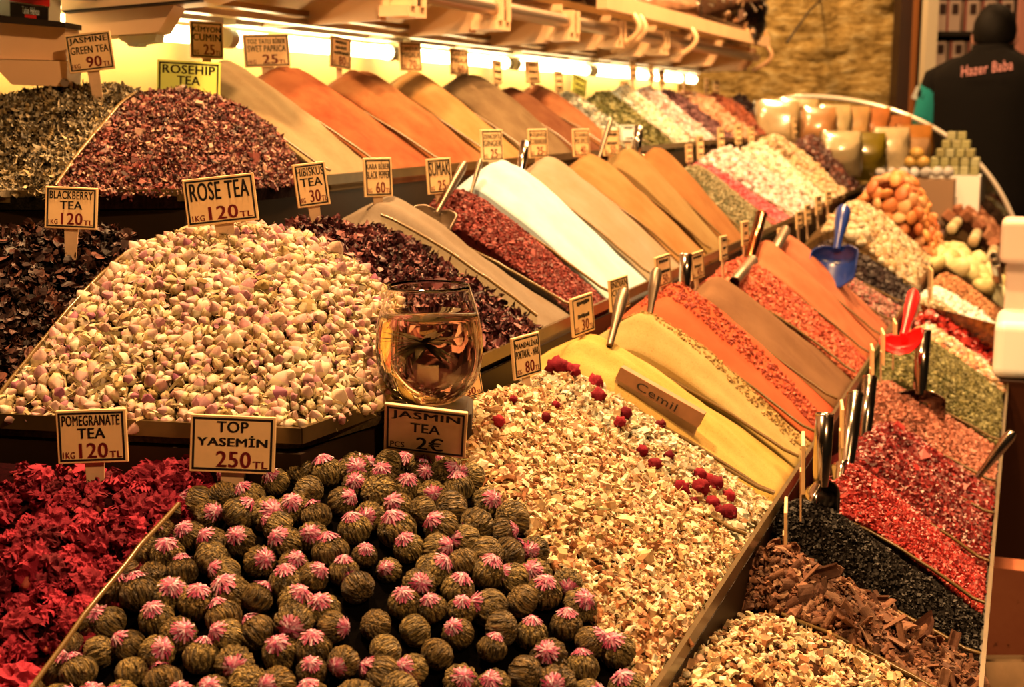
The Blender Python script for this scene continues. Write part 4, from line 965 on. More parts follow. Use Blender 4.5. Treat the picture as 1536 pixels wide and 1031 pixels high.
# ------------------------------------------------------------------ wooden bar with handwriting, lying in the yellow curry
t_c = t_px(-.21, .92, 1166)
bar = [at_t(x, y, t_c) for x, y in ((931, 551), (1056, 622), (1046, 642), (923, 568))]
low = [at_t(x, y, t_c+.004) for x, y in ((924, 567), (1046, 641), (1036, 668), (915, 592))]
dD = W(0, 1, 0)
o0 = bar[3].copy(); wb = thing('wooden_bar', 'brown wooden bar with handwriting lying between the yellow curry and the apple tea', 'scraper', o0)
MB().prism([q-o0 for q in bar], dD*.012).build('bar', plain('bar_wood', A(176, 104, 50), .6, var=.35, scale=40), wb)
MB().prism([q-o0 for q in low], dD*.003).build('blade', plain('bar_blade', A(214, 150, 84), .4, var=.4, scale=30), wb)
tb = MB(); co, fs, asp = text_mesh('Cemil')
ex = (bar[2]-bar[3]); ey = (bar[0]-bar[3])
tb.add([bar[3]-o0 + ex*(.24+.48*q[0]) + ey*(.16+.62*q[1]) - dD*.0006 for q in co], fs); tb.build('handwriting', M_INK, wb)

# ------------------------------------------------------------------ glass of blossom tea
def clear(name, ior, col, rough=0.):
    m, nt, b = new_mat(name); b.inputs['Base Color'].default_value = col; b.inputs['Transmission Weight'].default_value = 1; b.inputs['IOR'].default_value = ior; b.inputs['Roughness'].default_value = rough
    return m
gC = at_y(645, 604, 1.075); gz = gC.z
blk = MB(); blk.bevbox((gC.x, gC.y, (gz+.908)/2), (.07, .06, gz-.908), .004)
tag(blk.build('wooden_block', plain('dark_wood', raw(40, 24, 12), .6, var=.4)), 'dark wooden block under the wine glass, behind the JASMIN TEA tag', 'block')
outer = [(0, 0), (.018, 0), (.026, .0035), (.036, .013), (.0420, .026), (.0442, .040), (.0440, .054), (.0422, .068), (.0386, .082), (.0330, .098)]
inner = [(.0321, .098), (.0376, .0818), (.0412, .068), (.0430, .054), (.0432, .040), (.0410, .0268), (.0350, .0145), (.024, .0062), (0, .0052)]
def fine(prof, k=5):                                                # rounder profile
    P_ = np.array(prof); x = np.arange(len(P_)); u = np.linspace(0, len(P_)-1, (len(P_)-1)*k+1); Q = np.stack([np.interp(u, x, P_[:, i]) for i in (0, 1)], 1)
    for _ in range(10): Q[1:-1] = (Q[:-2]+2*Q[1:-1]+Q[2:])/4
    return [tuple(q) for q in Q]
fo, fi = fine(outer), fine(inner)
g = MB().lathe(fo+fi, 64); glass = g.build('wine_glass', clear('clear_glass', 1.45, (.99, .98, .95, 1)))
glass.location = gC; tag(glass, 'stemless round wine glass half full of amber tea behind the JASMIN TEA tag', 'glass')
lvl = .074; lp = [(r+.0003, z) for r, z in reversed(fi) if z < lvl]; lp = [(0, .0049)] + lp[1:] + [(lp[-1][0]-.0004, lvl), (0, lvl)]
tea = MB().lathe(lp, 64).build('blossom_tea', clear('amber_tea', 1.33, (1, .84, .50, 1))); tea.location = gC; tag(tea, 'clear amber tea filling the round wine glass', 'drink')
bl = thing('tea_bloom', 'opened dark tea blossom floating in the wine glass', 'tea blossom', gC+Vector((-.004, .004, .05)))
lb = MB()
for k in range(46):
    q = random.random()*2*PI; up_ = random.uniform(-.5, .55); L = random.uniform(.018, .030); d = Vector((math.cos(q), math.sin(q), up_)).normalized(); sd = Vector((-math.sin(q), math.cos(q), 0))
    R = [[d*(L*f)+sd*(sg*.0026*math.sin(PI*min(.95, f*.85+.12)))+Vector((0, 0, -.004*f*f)) for sg in (-1, 1)] for f in (0, .25, .5, .75, 1)]
    for r in R:
        for v in r:
            v.z = min(v.z, .020); rr = math.hypot(v.x, v.y)
            if rr > .033: v.x *= .033/rr; v.y *= .033/rr
    lb.grid(R)
lb.build('tea_leaves', plain('wet_tea_leaf', raw(46, 34, 14), .4, var=.5, scale=200), bl)
ft = link('flower', FLOW_ME[0], bl, (-.012, -.006, .004), (.3, -.3, 0), .016)
# ------------------------------------------------------------------ back wall behind the stall, lamps and shelf
M_CREAM = plain('cream_panel', raw(222, 184, 112), .6)
M_SHELF = plain('shelf_metal', raw(236, 200, 160), .42, .1, var=.12, scale=8); M_SHELF2 = plain('shelf_metal_pale', raw(240, 206, 164), .4, .1, var=.15, scale=12)
M_TUBE = plain('aluminium_tube', raw(178, 160, 142), .32, .8); M_DARK = plain('dark_parts_and_shade', raw(24, 14, 8), .6); M_GOLD = plain('brushed_gold_panel', raw(150, 112, 62), .35, .6, var=.3, scale=6)
def bst(mb, s0, s1, t0_, t1_, z0_, z1_):                            # box laid along the stall
    q = [W(s, t, z) for z in (z0_, z1_) for t in (t0_, t1_) for s in (s0, s1)]
    return mb.add(q, [(0, 2, 3, 1), (4, 5, 7, 6), (0, 1, 5, 4), (2, 6, 7, 3), (0, 4, 6, 2), (1, 3, 7, 5)])
structure('wall_left', bst(MB(), -1.33, -1.225, .2, 4.9, 0, 1.505), M_CREAM)
structure('wall_left', bst(MB(), -1.36, -1.30, .2, 4.9, 1.505, 3.4), plain('brown_upper_wall', A(120, 70, 36), .7, var=.3, scale=3))
LZ = 1.409; LS = -1.165
M_LIT = emit('lit_tube', (1, .76, .38, 1), 9.0); M_SOCK = plain('lamp_socket', A(240, 200, 140), .5)
def lamp(label, ta, tb):
    P = W(LS, ta, LZ); r = thing('fluorescent_lamp', label, 'lamp', P, (0, 0, 0), 'fluorescent lamps behind the top tier')
    d = W(0, tb-ta, 0)
    MB().tube([d*.02, d*.98], .0125, 14).build('lit_tube', M_LIT, r)
    for f in (.0, .965):
        MB().tube([d*f, d*(f+.035)], .0155, 12).build('end_cap', M_SOCK, r)
    MB().box(d*.5+Vector((0, 0, .030)), (.045, d.length, .02), Matrix.Rotation(-TH, 3, 'Z')).build('lamp_housing', M_SOCK, r)
tl = t_px(LS, LZ, 600); edges = [tl-1.24, tl-.62]
names = ['fluorescent tube at the left behind the green tea', 'fluorescent tube behind the CUMIN and PAPRICA tags', 'fluorescent tube behind the MASALA tags', 'fluorescent tube behind the rust orange powder', 'fluorescent tube behind the tilted yellow tag', 'fluorescent tube behind the dark purple fruit', 'last fluorescent tube at the far end of the shelf']
for i, nm in enumerate(names):
    a = tl-1.24+i*.62; lamp(nm, a, min(a+.585, 4.7))
# shelf
shelf = thing('metal_shelf', 'long aluminium shelf with front tube and clamps above the top tier', 'shelf', W(-1.0, 2.0, 1.5))
def part(name, mb, mat, parent, root_loc):
    mb.v = [tuple(Vector(v)-root_loc) for v in mb.v]; o = mb.build(name, mat, parent)
    if getattr(mb, 'bev', 0): md = o.modifiers.new('round', 'BEVEL'); md.width = mb.bev; md.segments = 5
    return o
SL = W(-1.0, 2.0, 1.5); TU = 1.478
part('shelf_board', bst(MB(), -1.30, -.925, .9, 4.72, 1.512, 1.526), M_GOLD, shelf, SL)
part('lamp_rail', bst(MB(), -1.085, -1.06, .8, 4.7, 1.430, 1.438), M_TUBE, shelf, SL)
part('lamp_rail', bst(MB(), -1.085, -1.06, .8, 4.7, 1.444, 1.452), M_GOLD, shelf, SL)
part('front_tube', MB().tube([W(-.9, t_px(-.9, TU, 606), TU), W(-.9, 4.7, TU)], .0145, 16), M_TUBE, shelf, SL)
tr0 = t_px(-.87, 1.53, 905)
part('ticket_rail', bst(MB(), -.885, -.862, tr0, 4.74, 1.514, 1.548), M_SHELF2, shelf, SL)
for px in (603, 737, 846, 919, 987, 1040, 1086, 1122, 1152, 1178, 1200, 1219):
    t = min(4.72, t_px(-.9, TU, px)); pl = MB()
    pl.prism([W(-1.22, t, 1.512), W(-.905, t, 1.512), W(-.905, t, 1.478), W(-.94, t, 1.436), W(-1.22, t, 1.425)], W(0, .004, 0))
    pl.prism([W(-1.20, t-.004, 1.428), W(-.94, t-.004, 1.436), W(-.94, t-.004, 1.442), W(-1.20, t-.004, 1.434)], W(0, .03, 0))
    po = part('bracket_plate', pl, M_SHELF, shelf, SL)
    if px < 1000:
        cl = MB()
        for dt in (0, .034):
            bst(cl, -.921, -.881, t+dt, t+dt+.014, 1.455, 1.500)
        bst(cl, -.935, -.885, t-.01, t+.055, 1.440, 1.456)
        part('tube_clamp', cl, M_SHELF2, shelf, SL)
        part('clamp_gap_shade', bst(MB(), -.915, -.886, t+.0145, t+.0335, 1.457, 1.497), M_DARK, shelf, SL)  # dark block put in as the shade between the clamp jaws
    else:
        pass
for px in (947, 956, 1034, 1150, 1170, 1195, 1218):
    t = min(4.72, t_px(-.87, 1.5, px)); pts = [W(-.872+.030*math.sin(PI*f)-.045*f*f, t, 1.520-.085*f) for f in np.linspace(0, 1, 10)]
    part('curved_hook', MB().tube(pts, .007, 8, squash=1.), M_SHELF2, shelf, SL)
tt = t_px(-.87, 1.55, 1120)
part('corner_strut', MB().tube([W(-.87, tt, 1.55), W(-.90, tt+.18, 1.68), W(-.87, tt+.36, 1.55)], .006, 8), M_SHELF2, shelf, SL)
# the end shelf at the left
es = thing('end_shelf', 'beige metal shelf end at the upper left behind the JASMINE GREEN TEA tag', 'shelf', at_y(50, 80, 1.55))
EL = es.location.copy()
def flatp(px, D, depth): return MB().prism([at_y(x, y, D) for x, y in px], (0, depth, 0))
part('upper_box', flatp([(-80, 26), (97, 41), (100, 91), (-80, 86)], 1.55, .05), M_SHELF, es, EL)
part('lower_box', flatp([(-80, 87), (101, 92), (100, 130), (18, 127), (-12, 96), (-80, 96)], 1.54, .05), M_SHELF, es, EL)
part('top_board', flatp([(-80, 14), (97, 33), (97, 41), (-80, 27)], 1.535, .06), M_DARK, es, EL)
part('bolt', MB().tube([at_y(97, 124, 1.534), at_y(97, 124, 1.541)], .005, 10), M_TUBE, es, EL)
es2 = thing('shelf_bracket', 'large trapezoid metal bracket with top board right of the JASMINE GREEN TEA tag', 'bracket', at_y(180, 30, 1.67))
EL = es2.location.copy()
part('side_plate', flatp([(97, 17), (256, 5), (261, 8), (238, 47), (230, 49), (168, 53), (98, 60)], 1.67, .06), M_SHELF, es2, EL)
part('top_board', flatp([(92, -40), (420, -40), (300, -1), (150, 11), (92, 17)], 1.655, .10), M_SHELF2, es2, EL)
part('edge_strip', flatp([(92, 16), (150, 11), (300, -2), (300, 1), (150, 14), (95, 19)], 1.65, .02), M_DARK, es2, EL)
part('lamp_holder', flatp([(176, 52), (235, 51), (232, 62), (208, 65), (206, 69), (192, 69), (190, 65), (180, 60)], 1.69, .04), M_SOCK, es2, EL)
# carton on the end shelf
ct_ = thing('carton', 'small black and red sesame sweet carton on the end shelf at the upper left', 'carton', at_y(40, 10, 1.57)); EL = ct_.location.copy()
part('box', flatp([(-20, -40), (74, -40), (74, 32), (-20, 24)], 1.57, .04), plain('carton_cream', A(236, 196, 130), .5), ct_, EL)
part('black_panel', flatp([(15, 3), (72, 12), (72, 33), (15, 28)], 1.567, .002), plain('carton_black', raw(18, 12, 10), .4), ct_, EL)
part('red_band', flatp([(15, -8), (74, -6), (74, 10), (15, 1)], 1.568, .002), plain('carton_red', raw(190, 30, 24), .45), ct_, EL)
part('red_band', flatp([(37, 21), (54, 23), (54, 28), (37, 26)], 1.565, .002), plain('carton_red', None), ct_, EL)
def px_text(s, px, py, wp, hp, D, slope=0.):
    co, fs, asp = text_mesh(s); mb = MB(); mb.add([at_y(px+wp*q[0], py-hp*q[1]+slope*wp*q[0], D) for q in co], fs); return mb
part('lettering', px_text('Tahin Helvası', 33, 20, 26, 11, 1.564, .12), plain('white_print', A(255, 236, 200), .5), ct_, EL)
# goods on the long shelf
def shelf_box(name, label, cat, px0, px1, s, top, mat, dep=.12, zb=1.526):
    a, b = t_px(s, zb, px0), t_px(s, zb, px1); m_ = bst(MB(), s-dep, s, a, b, zb, top); return tag(m_.build(name, mat), label, cat)
shelf_box('carton', 'dark red carton lying on the shelf behind the front tube', 'carton', 625, 786, -.99, 1.66, plain('dark_red_carton', A(110, 30, 14), .5))
shelf_box('carton', 'tall beige carton on the shelf beside the dark red one', 'carton', 788, 823, -.99, 1.70, plain('beige_carton', A(232, 178, 112), .6))
shelf_box('carton', 'narrow white carton on the shelf right of the jars', 'carton', 886, 908, -.97, 1.75, plain('white_carton', A(250, 214, 160), .6))
M_JAR = plain('jar_dark', raw(26, 12, 8), .12); M_LID = plain('jar_lid', raw(210, 180, 130), .25, .9)
for px, lab in ((832, 'dark jar with a shiny lid on the shelf, nearest the beige carton'), (852, 'dark jar with a shiny lid on the shelf, between two others'), (874, 'dark jar with a shiny lid on the shelf, nearest the white carton')):
    t = t_px(-.96, 1.526, px); j = thing('jar', lab, 'jar', W(-.96, t, 1.526), (0, 0, 0), 'dark jars on the shelf')
    MB().lathe([(0, 0), (.030, 0), (.034, .006), (.034, .06), (.027, .072), (.027, .078), (0, .078)], 18).build('body', M_JAR, j)
    MB().lathe([(0, .078), (.029, .078), (.030, .081), (.030, .092), (0, .093)], 18).build('lid', M_LID, j)
M_PLAST = sheet_glass('clear_plastic', (.96, .96, .92, 1), 2.2, .12)
def pouch_mesh(w, d, h, mat_in, seed, name, label, cat, loc, rotz, chunks, group=None):
    r = thing(name, label, cat, loc, (0, 0, rotz), group)
    def shell(k, nzz=14):
        G = []
        for i in range(nzz+1):
            f = i/nzz; bul = (math.sin(PI*min(1, .12+f*.9))**.6); row = []
            for j in range(21):
                q = 2*PI*j/20; c, s_ = math.cos(q), math.sin(q)
                n_ = 1+.10*noise.noise(Vector((c*2+seed, s_*2, f*5)))
                row.append((w/2*k*n_*math.copysign(abs(c)**.6, c)*(.94+.06*bul), d/2*k*n_*bul*math.copysign(abs(s_)**.8, s_), h*f*(.985 if k < 1 else 1)+.001))
            G.append(row)
        return MB().grid(G)
    c_ = shell(.93); n = len(c_.v); c_.add([c_.v[-1-j] for j in range(21)], [tuple(range(20))]); c_.build('contents', mat_in, r)
    shell(1.0).build('clear_bag', M_PLAST, r)
    return r
LUMP = bits('brown_lumps', [A(150, 84, 40), A(200, 140, 80), A(110, 56, 30), A(236, 190, 130)], .5)
bp = W(-.955, t_px(-.955, 1.53, 1078), 1.528)
bag = pouch_mesh(.40, .16, .20, plain('bag_brown', A(130, 72, 36), .7, var=.6, scale=40), 3., 'bag_of_dried_fruit', 'clear plastic bag of brown dried fruit on the shelf end', 'bag', bp, -TH+PI/2-.5, 0)
class _H: pass
lumps = MB(); Pq = []; 
N_ = 260; A_ = rng.random(N_)*2*PI; Fz = rng.random(N_); Pq = np.stack([.182*np.cos(A_), .072*np.sin(A_)*np.sin(PI*np.minimum(1, .12+Fz*.85))**.6, .19*Fz+.004], 1)
lo_ = link('fruit_lumps', merge('fruit_lumps', Pq, rot_to(np.stack([np.cos(A_), np.sin(A_), 0*A_], 1), .5), np.full(N_, .032), ROCKS+CHIPS, LUMP), bag); lo_['kind'] = 'stuff'
bp = W(-.98, t_px(-.98, 1.53, 985), 1.528)
pouch_mesh(.34, .14, .10, plain('bag_orange', A(220, 140, 80), .6, var=.5, scale=30), 9., 'bag_of_snacks', 'clear bag of orange snacks on the shelf behind the ticket rail', 'bag', bp, -TH+PI/2-.4, 0)
for nm, a, b in (('black cable rising from the shelf, the left one of two', (1112, 62), (1162, -14)), ('black cable rising from the shelf end, the right one of two', (1180, 64), (1246, -14))):
    p0, p1 = at_s(*a, -.905), at_s(*b, -1.0); p2 = Vector((p1.x+(p1.x-p0.x)*2.2, p1.y+(p1.y-p0.y)*2.2, 3.4))
    pts = [p0, p0.lerp(p1, .5)+Vector((-.01, 0, .012)), p1, p1.lerp(p2, .5)+Vector((0, 0, .12)), p2]
    tag(MB().tube(pts, .005, 8).build('cable', M_DARK), nm, 'cable')

# ------------------------------------------------------------------ far end of the stall
gp = [(1150, 160), (1165, 150), (1200, 143), (1270, 147), (1345, 165), (1400, 190), (1440, 217), (1475, 250), (1505, 292), (1530, 350), (1534, 372)]
GT_ = T_END
arc = []
for i in range(len(gp)-1):
    for f in (0, .25, .5, .75): arc.append(at_t(gp[i][0]+(gp[i+1][0]-gp[i][0])*f, gp[i][1]+(gp[i+1][1]-gp[i][1])*f, GT_))
arc.append(at_t(*gp[-1], GT_))
for _ in range(6): arc = [arc[0]] + [(arc[i-1]+arc[i]*2+arc[i+1])/4 for i in range(1, len(arc)-1)] + [arc[-1]]
gr = thing('glass_guard', 'big curved clear guard closing the far end of the stall', 'glass guard', arc[0]); GL = arc[0].copy()
gm = MB(); n = len(arc)
for off in (0, .005): gm.add([q+W(0, off, 0) for q in arc]+[Vector((q.x, q.y, .80))+W(0, off, 0) for q in arc], [(i, i+1, n+i+1, n+i) for i in range(n-1)])
part('pane', gm, sheet_glass('guard_glass', (.95, .93, .86, 1), 1.6, .02), gr, GL)
part('curved_edge', MB().tube([q+W(0, .0025, 0) for q in arc], .008, 8), plain('guard_edge', A(240, 196, 140), .2, .3), gr, GL)
# plastic packs standing at the far end of the middle tier
packs = [(1166, 150, .16, -.70, 4.45, (226, 206, 176), 'grey white pack leaning at the start of the far packs'), (1196, 147, .15, -.62, 4.50, (236, 216, 180), 'pale grey pack under the top of the guard arc'), (1228, 160, .12, -.56, 4.42, (226, 176, 130), 'pinkish beige pack, left of the white one'),
         (1252, 156, .12, -.50, 4.50, (244, 226, 190), 'white plastic pack in the middle of the far row'), (1280, 158, .12, -.44, 4.55, (240, 200, 150), 'cream pack right of the white one'), (1308, 160, .13, -.38, 4.60, (236, 160, 100), 'peach pack under the crest of the guard'), (1340, 172, .13, -.32, 4.62, (214, 140, 84), 'light brown pack in the far row'),
         (1372, 186, .13, -.26, 4.62, (224, 160, 84), 'amber pack at the right of the far row'), (1262, 196, .13, -.40, 4.20, (226, 214, 190), 'crinkled silver pack lying in front of the white ones'), (1300, 198, .13, -.33, 4.30, (150, 136, 40), 'olive green pack in the front row'),
         (1338, 190, .12, -.29, 4.36, (240, 224, 200), 'white pack in the front row beside the olive one'), (1368, 206, .12, -.25, 4.40, (206, 170, 140), 'greyish pink pack, last of the front row')]
M_P = {}
for i, (px, py, w, s, t, c, lab) in enumerate(packs):
    P = at_t(px, py, t); s_ = stz(P)[0]
    zb = 1.10 if s_ < -.483 else (.95 if s_ < -.21 else .83)
    zb = zb if s_ < -.483 else zb + max(0, (-.21-s_)*.5)
    hh = P.z - zb
    pouch_mesh(w, .05, hh, plain('pack_%d' % i, tuple(v_*1.0 for v_ in raw(c[0], c[1], c[2]*.95)[:3])+(1,), .25, var=.35, scale=25, coat=.5), i*2.3, 'plastic_pack', lab, 'pack', (P.x, P.y, zb), -TH*.3, 0, 'plastic packs at the far end')
# things on the far low tiers
def far_heap(tier, ta, tb, L, zc, key, col, label, cat, name='goods_bed'):
    s, z = SZ[tier]; h = Heap([W(s-.004, ta+(tb-ta)*i/10, z-.002) for i in range(11)], [W(s-L, ta+(tb-ta)*i/10, zc) for i in range(11)], nu=16, nv=26); HEAPS[key] = h
    return tag(link(name, h.mesh(name, gap_shade_mat(key+'_base', col))), label, cat, None, 'stuff')
far_heap(2, t_b+.03, 4.25, .19, 1.085, 'date', A(40, 18, 12), 'dark date bed beside the apricot stack', 'dried fruit')
DATE_M = each('dried_date', [A(60, 26, 16), A(36, 14, 10), A(96, 48, 26)], .3, .5, 0, 3.)
v, f, mi = blob(1, .5, .5, 10, 8, .04); DATE_ME = MB().add(v, f, 0, True).mesh('dried_date', DATE_M)
P, N = poisson(HEAPS['date'], 2500, .024, .8)
for i in range(len(P)): tag(link('dried_date', DATE_ME, None, tuple(P[i]+N[i]*.004), eul(N[i], .4), .036), 'dark shiny dried date in the heap right of the apricots', 'date', 'dates right of the apricots')
y2t = lambda y: t_py(SZ[3][0], SZ[3][1], y)
far_heap(3, y2t(474), y2t(440), .175, .915, 'fig', A(110, 70, 30), 'bed under the pale dried figs', 'dried fruit')
far_heap(3, y2t(438), y2t(421), .175, .955, 'roll', A(110, 70, 30), 'bed under the rolled fruit leather', 'sweets')
far_heap(3, y2t(419), 4.70, .175, .985, 'brown_cube', A(90, 46, 22), 'bed under the brown sweet cubes', 'sweets')
FIG_M = each('dried_fig', [A(236, 196, 110), A(214, 164, 82), A(246, 210, 130)], .5, .4, .3, 4., .4); v, f, mi = blob(1, .8, .6, 12, 8, .10); FIG_ME = MB().add(v, f, 0, True).mesh('dried_fig', FIG_M)
P, N = poisson(HEAPS['fig'], 1500, .046, .8)
for i in range(len(P)): tag(link('dried_fig', FIG_ME, None, tuple(P[i]+N[i]*.01), eul(N[i], .4), .066*math.exp(rng.normal(0, .1))), 'pale yellow dried fig at the right behind the coconut', 'dried fig', 'pale figs behind the coconut')
ROLL_M = each('fruit_roll', [A(216, 170, 100), A(196, 140, 76), A(226, 186, 120)], .5, .4, 0, 30., .5)
rm = MB().lathe([(0, -.5), (.30, -.5), (.36, -.44), (.36, .44), (.30, .5), (0, .5)], 14).mesh('fruit_roll', ROLL_M)
hh = HEAPS['roll']
for j, v_ in enumerate((.10, .30, .50, .68)):
    p, nn_ = hh.at(np.linspace(.1, .92, 6), np.full(6, v_))
    for i in range(6):
        tag(link('fruit_roll', rm, None, tuple(p[i]+nn_[i]*.016), (PI/2, 0, -TH), (.042, .042, .055)), 'tan rolled sweet in the rows above the pale figs', 'sweet', 'rolled sweets above the figs')
def cube_me(name, mat):
    return MB().bevbox((0, 0, 0), (1, 1, 1), .1).mesh(name, mat)
BC = cube_me('brown_sweet_cube', each('brown_sweet', [A(166, 92, 48), A(140, 72, 36), A(190, 116, 66)], .6, .3, 0, 5., .3)); GC = cube_me('pale_green_sweet_cube', each('green_sweet', [A(190, 160, 84, .55), A(168, 136, 66, .55), A(206, 176, 104, .55)], .6, .3, 0, 5., .3))
P, N = poisson(HEAPS['brown_cube'], 2500, .034, .85)
for i in range(len(P)): tag(link('brown_sweet_cube', BC, None, tuple(P[i]+N[i]*.014), Matrix(rot_to(N[i][None], .12)[0].tolist()).to_euler(), .031), 'brown cube of sweet in the pile below the end of the guard', 'sweet', 'brown sweet cubes below the guard end')
cb = at_t(1432, 262, 4.5); s_c, t_c2, z_c = stz(cb)
cart = MB(); cart.box((cb.x, cb.y, (z_c+.90)/2), (.16, .14, z_c-.90), Matrix.Rotation(-TH, 3, 'Z'))
tag(cart.build('carton', plain('white_carton', None)), 'white carton carrying the pale green sweet cubes', 'carton')
for lay, (nx_, ny_) in enumerate(((5, 4), (5, 3), (4, 3), (3, 2), (2, 1))):
    for i in range(nx_):
        for j in range(ny_):
            q = cb + Matrix.Rotation(-TH, 3, 'Z') @ Vector(((i-(nx_-1)/2)*.030, (j-(ny_-1)/2)*.032, .0145+lay*.027))
            tag(link('pale_green_sweet_cube', GC, None, q, (0, 0, -TH+rng.normal(0, .08)), (.026, .027, .0262)), 'pale green cube of sweet in the stepped pile on the white carton', 'sweet', 'pale green sweet cubes on the white carton')
wn = at_t(1372, 262, 4.32)
stand = MB(); stand.box((wn.x, wn.y, (wn.z+.94)/2-.012), (.24, .12, wn.z-.94), Matrix.Rotation(-TH, 3, 'Z')); tag(stand.build('carton', plain('brown_carton', A(150, 100, 56), .7)), 'brown carton behind the apricots carrying grey walnuts', 'carton')
WAL = each('walnut', [A(190, 160, 120), A(160, 130, 96), A(206, 180, 140)], .7, .3, .6, 4., .5); v, f, mi = blob(1, .85, .8, 12, 8, .1); WM = MB().add(v, f, 0, True).mesh('walnut', WAL)
for i in range(7):
    for j in range(3):
        q = Vector((wn.x, wn.y, wn.z)) + Matrix.Rotation(-TH, 3, 'Z') @ Vector(((i-3)*.033, (j-1)*.036, .004+rng.random()*.006))
        tag(link('walnut', WM, None, q, (rng.random()*6, rng.random()*6, 0), .034), 'greyish walnut on the carton behind the apricots', 'walnut', 'walnuts behind the apricots')
for i, (px, py) in enumerate(((1366, 243), (1384, 243), (1375, 230))):
    q = at_t(px, py, 4.36)
    tag(link('green_sweet_ball', MB().add(*blob(1, 1, .85, 14, 10, .02)[:2], 0, True).mesh('green_sweet_ball', plain('pale_green_ball', raw(158, 128, 62), .5)), None, q, (0, 0, 0), .044), ['left lower pale green ball beside the walnuts', 'right lower pale green ball beside the walnuts', 'pale green ball resting on two others by the walnuts'][i], 'sweet', 'pale green balls by the walnuts')

q_ = [at_t(x, y, t_py(SZ[3][0], SZ[3][1], 553)) for x, y in ((1379, 456), (1512, 491), (1506, 574), (1450, 548), (1388, 482))]
mb = MB().prism(q_, W(0, .004, 0)); tag(mb.build('acrylic_board', sheet_glass('brown_acrylic', (.42, .20, .09, 1), 1.2, .15)), 'brown see through acrylic board between the red chilies and the white coconut', 'divider')
# ------------------------------------------------------------------ right edge: guard post, panel, sack
PW = plain('white_enamel', A(255, 224, 190), .35); PB = plain('beige_enamel', A(226, 172, 120), .45)
gpst = thing('guard_post', 'white post with beige cap at the right edge of the stall front', 'post', W(-.02, 2.75, .80)); GP = gpst.location.copy()
def rbox(s0, s1, t0_, t1_, z0_, z1_, bev):
    mb = MB(); c = W((s0+s1)/2, (t0_+t1_)/2, (z0_+z1_)/2); mb.box(c, (s1-s0, t1_-t0_, z1_-z0_), Matrix.Rotation(-TH, 3, 'Z')); mb.bev = bev; return mb
def zat(py, px, t): return at_t(px, py, t).z
part('cap', rbox(-.040, .05, 2.70, 2.80, zat(396, 1520, 2.7), zat(330, 1520, 2.7), .012), PB, gpst, GP)
part('post', rbox(-.027, .03, 2.73, 2.78, zat(490, 1520, 2.7), zat(394, 1520, 2.7), .004), PB, gpst, GP)
part('housing', rbox(-.038, .06, 2.55, 2.74, zat(570, 1520, 2.55), zat(483, 1520, 2.55), .018), PW, gpst, GP)
part('lower_panel', rbox(-.032, .06, 2.56, 2.72, .40, zat(571, 1520, 2.55), .006), plain('dark_brown_panel', raw(52, 26, 14), .3), gpst, GP)
pn = MB(); tP = 1.9; bst(pn, -.052, .06, tP, tP+.05, .0, zat(853, 1500, tP))
M_OP = powder('spotted_board', A(190, 98, 50), A(176, 86, 44), 60, .1, A(60, 30, 18), .70)
tag(pn.build('wooden_board', M_OP), 'orange brown spotted board in front of the counter at the right edge', 'board')
sack = pouch_mesh(.09, .09, zat(985, 1515, 1.72), plain('white_sack', raw(240, 206, 168), .6, var=.25, scale=30), 5., 'white_sack', 'white paper sack standing at the lower right corner', 'sack', tuple(W(.012, 1.72, 0)), 0, 0)

# ------------------------------------------------------------------ behind the stall end: door frame, cabinet, person
YF = 6.35
def pbox(px0, px1, D, d, z0_, z1_, mb=None):
    a, b = at_y(px0, 165, D).x, at_y(px1, 165, D).x; return (mb or MB()).box(((a+b)/2, D+d/2, (z0_+z1_)/2), (b-a, d, z1_-z0_))
fr = structure('door_1', pbox(1344, 1364, YF, .12, 0, 3.4), plain('dark_door_frame', raw(44, 20, 8), .5, var=.4, scale=5))
structure('trim_1', pbox(1364, 1371, YF-.02, .06, 0, 3.4), plain('rust_strip', A(160, 84, 30), .5))
structure('trim_2', pbox(1371, 1388, YF, .12, 0, 3.4), plain('dark_door_frame', None))
structure('trim_3', pbox(1384, 1400, 5.9, .08, 0, 3.4), plain('pale_pole', A(206, 166, 110), .5))
structure('trim_4', pbox(1522, 1536, 6.4, .05, 0, 3.4), plain('pink_pole', A(190, 110, 76), .5))
m = MB(); q = at_y(1376, 140, 6.33); m.box(q, (.035, .004, .06), Matrix.Rotation(.4, 3, 'Y')); tag(m.build('paper_note', PW), 'small white paper stuck on the dark door frame', 'paper')
cab = thing('wall_cabinet', 'dark shop shelving with cartons behind the person', 'cabinet', (2.45, 6.9, 0)); CL = cab.location.copy()
cm = MB(); cm.box((2.7, 7.15, 1.3), (1.6, .04, 2.6)); part('back_board', cm, plain('dark_shop_wall', None), cab, CL)
zs = [1.30+(165-y)/2000*6.7 for y in (160, 105, 50, -8)]
for z_ in zs[:3]:
    cm = MB(); cm.box((2.7, 6.95, z_-.012), (1.6, .36, .022)); part('shelf_board', cm, plain('black_shelf', raw(20, 12, 8), .5), cab, CL)
M_C1 = plain('pack_cream', A(244, 186, 132), .5); M_C2 = plain('pack_red', A(176, 50, 34), .5); M_C3 = plain('pack_brown', A(70, 36, 22), .5)
idx = 0
